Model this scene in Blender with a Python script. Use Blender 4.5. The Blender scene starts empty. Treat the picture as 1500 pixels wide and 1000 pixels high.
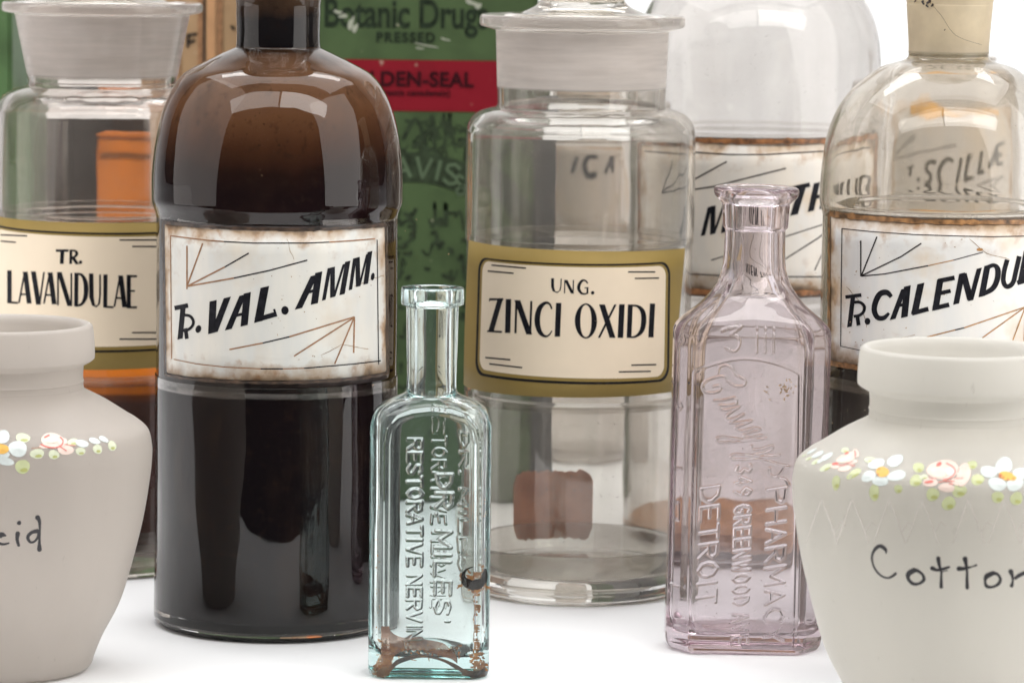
import bpy, bmesh, math, random
import numpy as np
from math import sin, cos, pi, sqrt, radians, atan2, asin
from mathutils import Vector, Matrix
from mathutils.bvhtree import BVHTree
random.seed(7)
S = bpy.context.scene
COL = S.collection
# ------------------------------------------------------------------ camera
F = 5600.0                       # focal length in pixels of the 1500 px wide photograph
H = 0.304                        # camera height above the table
cd = bpy.data.cameras.new('camera'); cam = bpy.data.objects.new('camera', cd); COL.objects.link(cam)
cd.sensor_width = 36; cd.lens = F / 1500 * 36; cd.clip_start = 0.05; cd.clip_end = 60
cam.matrix_world = Matrix.Translation((0, 0, H)) @ Matrix.Rotation(radians(90 - 6.53), 4, 'X') @ Matrix.Rotation(0.0123, 4, 'Z')
cd.dof.use_dof = True; cd.dof.focus_distance = 1.54; cd.dof.aperture_fstop = 17
S.camera = cam
CM = cam.matrix_world.copy(); CI = CM.inverted()
# ------------------------------------------------------------------ world, lamps, exposure
w = bpy.data.worlds.new('World'); S.world = w; w.use_nodes = True
w.node_tree.nodes['Background'].inputs[0].default_value = (0.95, 0.97, 1.0, 1)
w.node_tree.nodes['Background'].inputs[1].default_value = 0.06
S.view_settings.view_transform = 'Standard'; S.view_settings.look = 'None'
S.view_settings.exposure = 0; S.view_settings.gamma = 1
def softbox(name, loc, target, sx, sy, L, col=(1, 1, 1)):
    l = bpy.data.lights.new(name, 'AREA'); l.shape = 'RECTANGLE'; l.size = sx; l.size_y = sy
    l.energy = L * pi * sx * sy; l.color = col
    o = bpy.data.objects.new(name, l); COL.objects.link(o)
    d = (Vector(target) - Vector(loc)).normalized()
    o.matrix_world = Matrix.Translation(loc) @ d.to_track_quat('-Z', 'Y').to_matrix().to_4x4()
    return o
softbox('softbox_left', (-0.85, 1.45, 0.55), (0, 1.62, 0.18), 0.9, 1.1, 1.35, (1, 0.95, 0.92))
softbox('softbox_right', (0.9, 1.16, 0.55), (0, 1.62, 0.18), 0.9, 1.1, 2.2, (1, 0.97, 0.945))
softbox('softbox_overhead', (0, 1.80, 1.15), (0, 1.72, 0), 1.7, 0.9, 2.5, (0.985, 0.99, 1))
softbox('softbox_front_left', (-0.71, 0.62, 1.35), (-0.71, 1.60, 0.12), 1.38, 0.5, 4.1, (1, 0.98, 0.955))
softbox('softbox_front_right', (0.71, 0.62, 1.35), (0.71, 1.60, 0.12), 1.38, 0.5, 7.0, (1, 0.98, 0.955))
softbox('backdrop_lamp', (0, 2.5, 2.0), (0, 3.3, 0.3), 2.2, 0.6, 7.0)
S.cycles.max_bounces = 32; S.cycles.transmission_bounces = 28; S.cycles.diffuse_bounces = 4
S.cycles.glossy_bounces = 8; S.cycles.transparent_max_bounces = 24
S.cycles.caustics_refractive = True; S.cycles.caustics_reflective = False
S.cycles.sample_clamp_indirect = 8; S.cycles.blur_glossy = 0.3
# ------------------------------------------------------------------ geometry helpers
def ray(u, v):
    d = CM.to_3x3() @ Vector(((u - 750) / F, -(v - 500) / F, -1.0))
    return Vector((0, 0, H)), d.normalized()
def project(P):
    q = CI @ Vector(P); return (750 + F * q.x / -q.z, 500 - F * q.y / -q.z, -q.z)
def plane_pt(u, v, D):
    o, d = ray(u, v); t = D / d.y; return o + d * t
class Spot:                                   # a place on the table at depth D whose axis passes pixel (u, v)
    def __init__(s, u, v, D):
        s.D = D; s.X = plane_pt(u, v, D).x
        s.O = Vector((s.X, D, 0))
    def z(s, py):
        a, b = -0.2, 0.6
        for _ in range(30):
            m = (a + b) / 2
            if project((s.X, s.D, m))[1] > py: a = m
            else: b = m
        return (a + b) / 2
    def r(s, px, py): return px * project((s.X, s.D, s.z(py)))[2] / F
    def rz(s, px, py): return (s.r(px, py), s.z(py))
def thing(name, spot, label, cat, group=None, rot=None):
    o = bpy.data.objects.new(name, None); COL.objects.link(o); o.empty_display_size = 0.01
    o.location = spot if isinstance(spot, Vector) else spot.O
    if rot: o.rotation_euler = rot
    o['label'] = label; o['category'] = cat
    if group: o['group'] = group
    return o
def link(name, me, mat, parent=None, smooth=True, label=None):
    o = bpy.data.objects.new(name, me); COL.objects.link(o)
    if mat: me.materials.append(mat)
    if smooth: me.polygons.foreach_set('use_smooth', [True] * len(me.polygons))
    if parent: o.parent = parent
    if label: o['label'] = label
    me.update(); return o
def pydata(name, vs, fs):
    me = bpy.data.meshes.new(name); me.from_pydata([tuple(v) for v in vs], [], fs); me.update(); return me
def catmull(P, n=6):
    P = [tuple(p) for p in P]
    if len(P) < 3: return P
    out = []
    for i in range(len(P) - 1):
        p0 = P[i - 1] if i else P[0]; p1 = P[i]; p2 = P[i + 1]; p3 = P[i + 2] if i + 2 < len(P) else P[-1]
        for k in range(n):
            t = k / n
            out.append(tuple(0.5 * (2 * b + (c - a) * t + (2 * a - 5 * b + 4 * c - d) * t * t + (3 * b - a - 3 * c + d) * t ** 3)
                             for a, b, c, d in zip(p0, p1, p2, p3)))
    out.append(P[-1]); return out
def prof(P, n=6):
    """P: (r, z) or (r, z, 1) where 1 marks a hard corner"""
    seg, out = [P[0][:2]], []
    for p in P[1:]:
        seg.append(p[:2])
        if len(p) > 2:
            c = catmull(seg, n) if len(seg) > 2 else seg
            out += c if not out else c[1:]; seg = [p[:2]]
    if len(seg) > 1:
        c = catmull(seg, n) if len(seg) > 2 else seg
        out += c if not out else c[1:]
    return [(max(0, r), z) for r, z in out]
def soften(P, d=0.0006):
    """small two-point bevel on hard corners of a profile"""
    out = [P[0]]
    for i in range(1, len(P) - 1):
        a, b, c = (Vector(P[i - 1]), Vector(P[i]), Vector(P[i + 1]))
        u, v = a - b, c - b
        if u.length < 1e-6 or v.length < 1e-6: out.append(P[i]); continue
        if (u.normalized() + v.normalized()).length > 0.5:
            k = min(d, u.length * .4, v.length * .4)
            p, q = b + u.normalized() * k, b + v.normalized() * k
            out += [tuple(p), tuple((p + q) * .25 + b * .5), tuple(q)]
        else: out.append(P[i])
    out.append(P[-1]); return out
def lathe(P, seg=128, wob=0.0, ph=0.0):
    vs, fs, rings = [], [], []
    for (r, z) in P:
        if r < 1e-6: rings.append([len(vs)]); vs.append((0, 0, z))
        else:
            b = len(vs); rings.append(list(range(b, b + seg)))
            for i in range(seg):
                a = 2 * pi * i / seg
                k = 1 + wob * sin(2 * a + ph + z * 30) + wob * .5 * sin(3 * a + z * 71)
                vs.append((r * k * sin(a), -r * k * cos(a), z + (wob * .15 * sin(a * 2 + ph + 1) if z > .003 else 0) * r))
    for A, B in zip(rings[:-1], rings[1:]):
        for i in range(seg):
            j = (i + 1) % seg
            if len(A) == 1 and len(B) == 1: continue
            if len(A) == 1: fs.append((A[0], B[j], B[i]))
            elif len(B) == 1: fs.append((A[i], A[j], B[0]))
            else: fs.append((A[i], A[j], B[j], B[i]))
    return vs, fs
def revolve(name, P, mat, parent, seg=128, wob=0.0, ph=0.0, label=None):
    vs, fs = lathe(soften(P), seg, wob, ph)
    o = link(name, pydata(name, vs, fs), mat, parent, label=label)
    return o
# ------------------------------------------------------------------ flat print drawn as strips laid on a surface
def cyl_hit(spot, r):
    def f(u, v):
        o, d = ray(u, v); ox, oy = o.x - spot.X, o.y - spot.D
        a = d.x ** 2 + d.y ** 2; b = 2 * (ox * d.x + oy * d.y); c = ox * ox + oy * oy - r * r
        q = b * b - 4 * a * c
        t = (-b - sqrt(max(0, q))) / (2 * a)
        p = o + d * t - spot.O; n = Vector((p.x, p.y, 0)).normalized()
        return p, n
    return f
def plane_hit(origin, D, inv=None):
    def f(u, v):
        p = plane_pt(u, v, D) - origin
        if inv: p = inv @ p
        return p, Vector((0, -1, 0))
    return f
def bvh_hit(spot, vs, fs):
    t = BVHTree.FromPolygons([Vector(v) for v in vs], fs)
    def f(u, v):
        o, d = ray(u, v); h = t.ray_cast(o - spot.O, d)
        if h[0] is None: return None
        return h[0], h[1]
    return f
def ZC(ox, oy, s): return lambda x, y: (ox + x / s, oy + y / s, 1 / s)
class Ink:
    def __init__(s, hit, off=0.00012): s.hit = hit; s.off = off; s.v = []; s.f = []
    def add(s, poly_pts, faces, lift=0):
        b = len(s.v); lift += len(s.f) * 2.5e-9
        s.n = getattr(s, 'n', 0) + 1; lift += (s.n % 60) * 4e-7
        for (u, v) in poly_pts:
            h = s.hit(u, v)
            if h is None: return
            s.v.append(h[0] + h[1] * (s.off + lift))
        s.f += [tuple(b + i for i in f) for f in faces]
    def stroke(s, pts, Z, w=None, smooth=False, caps=False, lift=0, jit=0.0, cut=None):
        P = []
        for p in pts:
            x, y, k = Z(p[0], p[1]); P.append((x, y, (p[2] if len(p) > 2 else w) * k))
        if smooth: P = catmull(P, 6)
        Q = [P[0]]
        for a, b in zip(P[:-1], P[1:]):
            n = max(1, int(math.hypot(b[0] - a[0], b[1] - a[1]) / 4))
            for i in range(1, n + 1):
                t = i / n; Q.append(tuple(a[k] + (b[k] - a[k]) * t for k in range(3)))
        L = []
        for i, q in enumerate(Q):
            a = Q[max(0, i - 1)]; b = Q[min(len(Q) - 1, i + 1)]
            dx, dy = b[0] - a[0], b[1] - a[1]; l = math.hypot(dx, dy) or 1
            ww = q[2] / 2 * (1 + random.uniform(-jit, jit))
            nx, ny = -dy / l * ww, dx / l * ww
            if cut:
                cr = (dx * cut[1] - dy * cut[0]) / l
                if abs(cr) > .6: nx, ny = cut[0] * ww / cr, cut[1] * ww / cr
            L += [(q[0] + nx, q[1] + ny), (q[0] - nx, q[1] - ny)]
        s.add(L, [(2 * i, 2 * i + 1, 2 * i + 3, 2 * i + 2) for i in range(len(Q) - 1)], lift)
        if caps:
            for q in (Q[0], Q[-1]): s.dot_px(q[0], q[1], q[2] / 2, q[2] / 2, 0, lift + 1e-6)
    def dot_px(s, x, y, rx, ry, rot=0, lift=0, jit=0.0, n=18):
        c, sn = cos(rot), sin(rot); pts = [(x, y)]
        ph = random.uniform(0, 6.28)
        for i in range(n):
            a = 2 * pi * i / n; k = 1 + jit * sin(2 * a + ph) + jit * .6 * sin(3 * a + ph * 2)
            ex, ey = rx * k * cos(a), ry * k * sin(a)
            pts.append((x + ex * c - ey * sn, y + ex * sn + ey * c))
        s.add(pts, [(0, 1 + i, 1 + (i + 1) % n) for i in range(n)], lift)
    def dot(s, x, y, rx, ry, Z, rot=0, lift=0, jit=0.0):
        X, Y, k = Z(x, y); s.dot_px(X, Y, rx * k, ry * k, radians(rot), lift, jit)
    def ring(s, x, y, rx, ry, Z, thick, thin):
        pts = []
        for i in range(37):
            a = 2 * pi * i / 36
            pts.append((x + (rx - thick / 2) * cos(a), y + (ry - thin / 2) * sin(a), thin + (thick - thin) * cos(a) ** 2))
        s.stroke(pts, Z)
    def build(s, name, mat, parent, label=None):
        me = pydata(name, s.v, s.f)
        bm = bmesh.new(); bm.from_mesh(me)
        for f in bm.faces: f.normal_update()
        bm.to_mesh(me); bm.free()
        return link(name, me, mat, parent, smooth=False, label=label)
def patch(name, spot, r, corners, rc, thick, mat, parent, ns=48, label=None):
    """a curved plate with rounded corners; corners TL, TR, BR, BL in photo pixels, found on the cylinder"""
    hit = cyl_hit(spot, r); C = []
    for (u, v) in corners:
        p, n = hit(u, v); C.append((atan2(p.x, -p.y), p.z))
    TL, TR, BR, BL = C
    W = (TR[0] - TL[0]) * r; Hh = TL[1] - BL[1]
    cols = sorted(set([i / ns for i in range(ns + 1)] + [rc / W * (1 - cos(a * pi / 16)) for a in range(9)] + [1 - rc / W * (1 - cos(a * pi / 16)) for a in range(9)]))
    nt = 6; vs, fs, uv = [], [], []
    for s_ in cols:
        dx = min(s_, 1 - s_) * W
        ins = rc - sqrt(max(0, rc * rc - (rc - dx) ** 2)) if dx < rc else 0
        for j in range(nt + 1):
            t = j / nt; lo = ins / Hh; t = lo + (1 - 2 * lo) * t
            th = (BL[0] * (1 - s_) + BR[0] * s_) * (1 - t) + (TL[0] * (1 - s_) + TR[0] * s_) * t
            z = (BL[1] * (1 - s_) + BR[1] * s_) * (1 - t) + (TL[1] * (1 - s_) + TR[1] * s_) * t
            vs.append((r * sin(th), -r * cos(th), z)); uv.append((s_, t))
    m = nt + 1; n = len(cols)
    for i in range(n - 1):
        for j in range(nt): fs.append((i * m + j, (i + 1) * m + j, (i + 1) * m + j + 1, i * m + j + 1))
    if thick:
        b = len(vs); k = (r - thick) / r
        vs += [(x * k, y * k, z) for x, y, z in vs[:b]]; uv += uv[:b]
        loop = [i * m for i in range(n)] + [(n - 1) * m + j for j in range(1, m)] + [i * m + nt for i in range(n - 2, -1, -1)] + [j for j in range(nt - 1, 0, -1)]
        for a, c in zip(loop, loop[1:] + loop[:1]): fs.append((a, b + a, b + c, c))
    me = pydata(name, vs, fs); ul = me.uv_layers.new(name='UVMap')
    for l in me.loops: ul.data[l.index].uv = uv[l.vertex_index]
    o = link(name, me, mat, parent, smooth=True, label=label); return o
# ------------------------------------------------------------------ materials
def new_mat(name):
    m = bpy.data.materials.new(name); m.use_nodes = True; nt = m.node_tree; nt.nodes.clear()
    out = nt.nodes.new('ShaderNodeOutputMaterial'); return m, nt, nt.nodes, nt.links, out
def rgb(c): return (c[0], c[1], c[2], 1)
def noise(nt, scale, detail=4, coord='Object', stretch=None):
    tc = nt.nodes.new('ShaderNodeTexCoord'); n = nt.nodes.new('ShaderNodeTexNoise')
    n.inputs['Scale'].default_value = scale; n.inputs['Detail'].default_value = detail
    if stretch:
        mp = nt.nodes.new('ShaderNodeMapping'); mp.inputs['Scale'].default_value = stretch
        nt.links.new(tc.outputs[coord], mp.inputs[0]); nt.links.new(mp.outputs[0], n.inputs['Vector'])
    else: nt.links.new(tc.outputs[coord], n.inputs['Vector'])
    return n
def ramp(nt, src, stops):
    r = nt.nodes.new('ShaderNodeValToRGB'); e = r.color_ramp.elements
    while len(e) < len(stops): e.new(0.5)
    for k, (p, c) in zip(range(len(stops)), stops):
        e[k].position = p; e[k].color = rgb(c) if not isinstance(c, (int, float)) else (c, c, c, 1)
    nt.links.new(src, r.inputs[0]); return r
def maprange(nt, src, a, b, c=0, d=1):
    m = nt.nodes.new('ShaderNodeMapRange'); nt.links.new(src, m.inputs[0])
    for i, v in zip((1, 2, 3, 4), (a, b, c, d)): m.inputs[i].default_value = v
    return m
def math_(nt, op, a, b=None):
    m = nt.nodes.new('ShaderNodeMath'); m.operation = op
    for i, x in enumerate((a, b)):
        if x is None: continue
        if isinstance(x, (int, float)): m.inputs[i].default_value = x
        else: nt.links.new(x, m.inputs[i])
    return m
def mixc(nt, fac, a, b, mode='MIX'):
    m = nt.nodes.new('ShaderNodeMix'); m.data_type = 'RGBA'; m.blend_type = mode
    for i, x in ((0, fac), (6, a), (7, b)):
        if hasattr(x, 'is_linked') or hasattr(x, 'links'): nt.links.new(x, m.inputs[i])
        elif isinstance(x, (int, float)): m.inputs[i].default_value = x
        else: m.inputs[i].default_value = rgb(x)
    return m.outputs[2]
def bump(nt, src, strength=0.2, dist=0.0005):
    b = nt.nodes.new('ShaderNodeBump'); b.inputs['Strength'].default_value = strength; b.inputs['Distance'].default_value = dist
    nt.links.new(src, b.inputs['Height']); return b
def plain(name, col, rough=0.5, coat=0.0, metal=0.0, var=0.15, scale=60, bumpy=0.0, spec=0.5):
    m, nt, N, L, out = new_mat(name); p = N.new('ShaderNodeBsdfPrincipled')
    n = noise(nt, scale, 6)
    c = mixc(nt, maprange(nt, n.outputs[0], .3, .7).outputs[0], tuple(x * (1 - var) for x in col), tuple(min(1, x * (1 + var)) for x in col))
    L.new(c, p.inputs['Base Color']); p.inputs['Roughness'].default_value = rough
    p.inputs['Specular IOR Level'].default_value = spec; p.inputs['Metallic'].default_value = metal; p.inputs['Coat Weight'].default_value = coat; p.inputs['Coat Roughness'].default_value = 0.05
    if bumpy: L.new(bump(nt, n.outputs[0], bumpy).outputs[0], p.inputs['Normal'])
    L.new(p.outputs[0], out.inputs[0]); return m
def glass(name, tint=(0.95, 0.94, 0.92), rough=0.0, haze=0.05, hazecol=(0.6, 0.56, 0.5), absorb=None, dens=0, wavy=0.25, hscale=25, hstretch=(1, 1, .35), zf=None, zst=(.5, .5, 5)):
    m, nt, N, L, out = new_mat(name); g = N.new('ShaderNodeBsdfGlass'); g.inputs['IOR'].default_value = 1.48
    g.inputs['Color'].default_value = rgb(tint); g.inputs['Roughness'].default_value = rough
    d = N.new('ShaderNodeBsdfDiffuse'); d.inputs[0].default_value = rgb(hazecol)
    t = N.new('ShaderNodeBsdfTranslucent'); t.inputs[0].default_value = rgb(hazecol)
    a = N.new('ShaderNodeMixShader'); a.inputs[0].default_value = 0.5; L.new(d.outputs[0], a.inputs[1]); L.new(t.outputs[0], a.inputs[2])
    n = noise(nt, hscale, 6, stretch=hstretch)
    n2 = noise(nt, 900, 2)
    sp = maprange(nt, n2.outputs[0], 0.69, 0.75, 0, 0.5)
    f = maprange(nt, n.outputs[0], .35, .75, haze * .4, haze * 2.0)
    ff = math_(nt, 'ADD', f.outputs[0], math_(nt, 'MULTIPLY', sp.outputs[0], min(1, .15 + haze * 6)).outputs[0])
    if zf:
        tc = N.new('ShaderNodeTexCoord'); sx = N.new('ShaderNodeSeparateXYZ'); L.new(tc.outputs['Object'], sx.inputs[0])
        for z0, z1, amt in zf:
            up = maprange(nt, sx.outputs[2], z0 - .0008, z0 + .0008); dn = maprange(nt, sx.outputs[2], z1 - .0008, z1 + .0008, 1, 0)
            ff = math_(nt, 'MAXIMUM', ff.outputs[0], math_(nt, 'MULTIPLY', math_(nt, 'MULTIPLY', up.outputs[0], dn.outputs[0]).outputs[0], maprange(nt, noise(nt, 60, 5, stretch=zst).outputs[0], .3, .7, amt * .78, amt * 1.1).outputs[0]).outputs[0])
    mx = N.new('ShaderNodeMixShader'); L.new(ff.outputs[0], mx.inputs[0]); L.new(g.outputs[0], mx.inputs[1]); L.new(a.outputs[0], mx.inputs[2])
    wn = noise(nt, 35, 2, stretch=(1, 1, .4)); b = bump(nt, wn.outputs[0], wavy, 0.0016); L.new(b.outputs[0], g.inputs['Normal'])
    L.new(mx.outputs[0], out.inputs[0])
    if absorb:
        v = N.new('ShaderNodeVolumeAbsorption'); v.inputs[0].default_value = rgb(absorb); v.inputs[1].default_value = dens
        L.new(v.outputs[0], out.inputs['Volume'])
    return m
def frosted(name, col, trans=0.35, var=0.05, gloss=0.03, rg=0.0, stretch=(1, 1, .2), scale=30):
    m, nt, N, L, out = new_mat(name)
    n = noise(nt, scale, 6, stretch=stretch); n2 = noise(nt, 420, 2, stretch=(1, 1, .3))
    c = mixc(nt, maprange(nt, n.outputs[0], .3, .7).outputs[0], tuple(x * (1 - var) for x in col), tuple(min(1, x * (1 + var)) for x in col))
    c = mixc(nt, maprange(nt, n2.outputs[0], .72, .8, 0, .25).outputs[0], c, (.3, .26, .22))
    d = N.new('ShaderNodeBsdfDiffuse'); t = N.new('ShaderNodeBsdfTranslucent'); L.new(c, d.inputs[0]); L.new(c, t.inputs[0])
    a = N.new('ShaderNodeMixShader'); a.inputs[0].default_value = trans; L.new(d.outputs[0], a.inputs[1]); L.new(t.outputs[0], a.inputs[2])
    g = N.new('ShaderNodeBsdfGlossy'); g.inputs['Roughness'].default_value = 0.38; g.inputs[0].default_value = (1, 1, 1, 1)
    fr = N.new('ShaderNodeFresnel'); fr.inputs[0].default_value = 1.4
    k = math_(nt, 'MULTIPLY', fr.outputs[0], gloss * 12)
    mx = N.new('ShaderNodeMixShader'); L.new(k.outputs[0], mx.inputs[0]); L.new(a.outputs[0], mx.inputs[1]); L.new(g.outputs[0], mx.inputs[2])
    b = bump(nt, noise(nt, 250, 3).outputs[0], 0.15, 0.0003); L.new(b.outputs[0], d.inputs['Normal'])
    if rg:
        gg = N.new('ShaderNodeBsdfGlass'); gg.inputs['Roughness'].default_value = .55; gg.inputs['IOR'].default_value = 1.45; L.new(c, gg.inputs[0]); gg.inputs[0].default_value = (1, 1, 1, 1)
        L.remove(gg.inputs[0].links[0]); m2 = N.new('ShaderNodeMixShader'); m2.inputs[0].default_value = rg
        L.new(mx.outputs[0], m2.inputs[1]); L.new(gg.outputs[0], m2.inputs[2]); L.new(m2.outputs[0], out.inputs[0])
    else: L.new(mx.outputs[0], out.inputs[0])
    return m
def enamel(name, base, W, Hh, edge=0.006, stain=0.5, edgecol=(0.42, 0.26, 0.13), coat=0.3):
    """glass-covered paper label: brown damp along its edges, blotches and specks"""
    m, nt, N, L, out = new_mat(name); p = N.new('ShaderNodeBsdfPrincipled')
    tc = N.new('ShaderNodeTexCoord'); sp = N.new('ShaderNodeSeparateXYZ'); L.new(tc.outputs['UV'], sp.inputs[0])
    x, y = sp.outputs[0], sp.outputs[1]
    dx = math_(nt, 'MULTIPLY', math_(nt, 'MINIMUM', x, math_(nt, 'SUBTRACT', 1.0, x).outputs[0]).outputs[0], W)
    dy = math_(nt, 'MULTIPLY', math_(nt, 'MINIMUM', y, math_(nt, 'SUBTRACT', 1.0, y).outputs[0]).outputs[0], Hh)
    d = math_(nt, 'MINIMUM', dx.outputs[0], dy.outputs[0])
    n1 = noise(nt, 90, 6); n2 = noise(nt, 38, 5); n3 = noise(nt, 600, 3); n4 = noise(nt, 120, 3, stretch=(1, 1, .25))
    dd = math_(nt, 'ADD', d.outputs[0], maprange(nt, n1.outputs[0], 0.3, 0.7, -edge * .75, edge * .75).outputs[0])
    e = maprange(nt, dd.outputs[0], 0, edge, 1, 0)
    c = mixc(nt, maprange(nt, n4.outputs[0], .35, .65).outputs[0], base, tuple(b * k for b, k in zip(base, (0.90, 0.93, 0.97))))
    c = mixc(nt, maprange(nt, n2.outputs[0], .56, .76, 0, stain).outputs[0], c, (0.60, 0.43, 0.24))
    c = mixc(nt, math_(nt, 'MULTIPLY', e.outputs[0], 0.85).outputs[0], c, edgecol)
    n7 = noise(nt, 160, 4); c = mixc(nt, math_(nt, 'MULTIPLY', maprange(nt, dd.outputs[0], 0, edge * 2.2, 1, 0).outputs[0], maprange(nt, n7.outputs[0], .55, .68, 0, .75).outputs[0]).outputs[0], c, (.34, .16, .05))
    e2 = maprange(nt, dd.outputs[0], -edge * .6, edge * .12, 0.9, 0)
    c = mixc(nt, e2.outputs[0], c, (0.08, 0.045, 0.025))
    c = mixc(nt, maprange(nt, n3.outputs[0], .73, .77, 0, .6).outputs[0], c, (0.18, 0.1, 0.05))
    L.new(c, p.inputs['Base Color']); p.inputs['Roughness'].default_value = 0.4; p.inputs['Coat Weight'].default_value = coat
    p.inputs['Coat Roughness'].default_value = 0.04; L.new(p.outputs[0], out.inputs[0])
    return m
def zgrad(name, stops, z0, z1, rough=0.5, nscale=40, namp=0.15, speck=(0.02, 0.012, 0.01), coat=0.0, spk=0.5):
    m, nt, N, L, out = new_mat(name); p = N.new('ShaderNodeBsdfPrincipled')
    tc = N.new('ShaderNodeTexCoord'); sp = N.new('ShaderNodeSeparateXYZ'); L.new(tc.outputs['Object'], sp.inputs[0])
    n = noise(nt, nscale, 6, stretch=(1, 1, .3)); a = maprange(nt, sp.outputs[2], z0, z1)
    b = math_(nt, 'ADD', a.outputs[0], maprange(nt, n.outputs[0], .3, .7, -namp, namp).outputs[0])
    r = ramp(nt, b.outputs[0], stops)
    n3 = noise(nt, 700, 2)
    c = mixc(nt, maprange(nt, n3.outputs[0], .66, .74, 0, spk).outputs[0], r.outputs[0], speck)
    n5 = noise(nt, 55, 7, stretch=(1, 1, .45)); n6 = noise(nt, 260, 4)
    c = mixc(nt, maprange(nt, n5.outputs[0], .52, .70, 0, spk * .9).outputs[0], c, tuple(v * 1.2 for v in speck)); c = mixc(nt, maprange(nt, n6.outputs[0], .58, .70, 0, spk * .7).outputs[0], c, speck)
    L.new(c, p.inputs['Base Color']); p.inputs['Roughness'].default_value = rough; p.inputs['Coat Weight'].default_value = coat; p.inputs['Specular IOR Level'].default_value = 0.0
    L.new(p.outputs[0], out.inputs[0]); return m
def stain(name, col, dark, scale, lo, hi, stretch=(1, 1, 1)):
    """a dried see-through film"""
    m, nt, N, L, out = new_mat(name); p = N.new('ShaderNodeBsdfPrincipled'); t = N.new('ShaderNodeBsdfTransparent')
    n = noise(nt, scale, 6, stretch=stretch)
    c = mixc(nt, maprange(nt, n.outputs[0], .35, .65).outputs[0], col, dark); L.new(c, p.inputs['Base Color'])
    p.inputs['Roughness'].default_value = 0.35
    L.new(mixc(nt, 0.5, (1, 1, 1), col), t.inputs[0])
    mx = N.new('ShaderNodeMixShader'); L.new(maprange(nt, n.outputs[0], lo, hi).outputs[0], mx.inputs[0])
    L.new(t.outputs[0], mx.inputs[1]); L.new(p.outputs[0], mx.inputs[2]); L.new(mx.outputs[0], out.inputs[0]); return m
M = {}
M['ink'] = plain('black_ink', (0.012, 0.012, 0.016), 0.5, 0, var=.5, scale=500, spec=.12)
M['ink_soft'] = plain('faded_ink', (0.035, 0.03, 0.03), 0.5, var=.5, scale=400, spec=.12)
M['rust'] = plain('brown_rule', (0.30, 0.15, 0.07), 0.5, var=.3, scale=400)
M['clear'] = glass('clear_glass')
M['clear_dirty'] = glass('clear_glass_dusty', tint=(0.965, 0.955, 0.94), haze=0.085, hazecol=(.80, .75, .69), wavy=.22)
M['aqua'] = glass('aqua_glass', tint=(0.97, 0.985, 0.98), haze=0.028, hazecol=(.66, .69, .67), absorb=(0.25, 0.86, 0.86), dens=13, wavy=.6)
M['purple'] = glass('amethyst_glass', tint=(0.97, 0.955, 0.965), haze=0.065, hazecol=(.74, .61, .57), absorb=(0.76, 0.52, 0.62), dens=14, wavy=.45)
M['milky'] = frosted('ground_glass', (0.86, 0.80, 0.76), 0.22)
M['milky_stained'] = frosted('stained_ground_glass', (0.93, 0.84, 0.68), 0.45, var=.22, rg=.2, stretch=(1, 1, 1), scale=55)
M['ochre'] = plain('ochre_residue', (.72, .36, .06), .5, var=.4, scale=120)
M['frost'] = frosted('frosted_glass', (0.875, 0.85, 0.79), 0.52, var=.04, rg=0.28)
M['frost_rosy'] = frosted('frosted_glass_rosy', (0.74, 0.685, 0.63), 0.5, var=.05, rg=0.25)
M['gunk_shade'] = plain('brown_residue_recess_shade', (0.12, 0.06, 0.028), 0.45, 0.3, var=.75, scale=160, bumpy=.8)  # gunk round the labels, with the shade of the recess edge painted in
M['gunk_shade_dark'] = plain('dark_residue_recess_shade', (0.028, 0.018, 0.016), 0.35, 0.4, var=.8, scale=200, bumpy=.8)  # darker gunk with painted recess shade; also colours the dirt specks
# ------------------------------------------------------------------ setting
def sweep():
    prof_ = [(1.26, 0), (3.0, 0)] + [(3.0 + .6 * sin(a * pi / 24), .6 - .6 * cos(a * pi / 24)) for a in range(1, 13)] + [(3.6, 2.6)]
    vs = []; fs = []
    for i, (y, z) in enumerate(prof_):
        vs += [(-3, y, z), (3, y, z)]
        if i: fs.append((2 * i - 2, 2 * i - 1, 2 * i + 1, 2 * i))
    m = plain('white_paper', (0.93, 0.935, 0.945), 0.6, var=.01, scale=5)
    o = link('table_surface', pydata('table_surface', vs, fs), m); o['kind'] = 'structure'
    return o
sweep()
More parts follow.
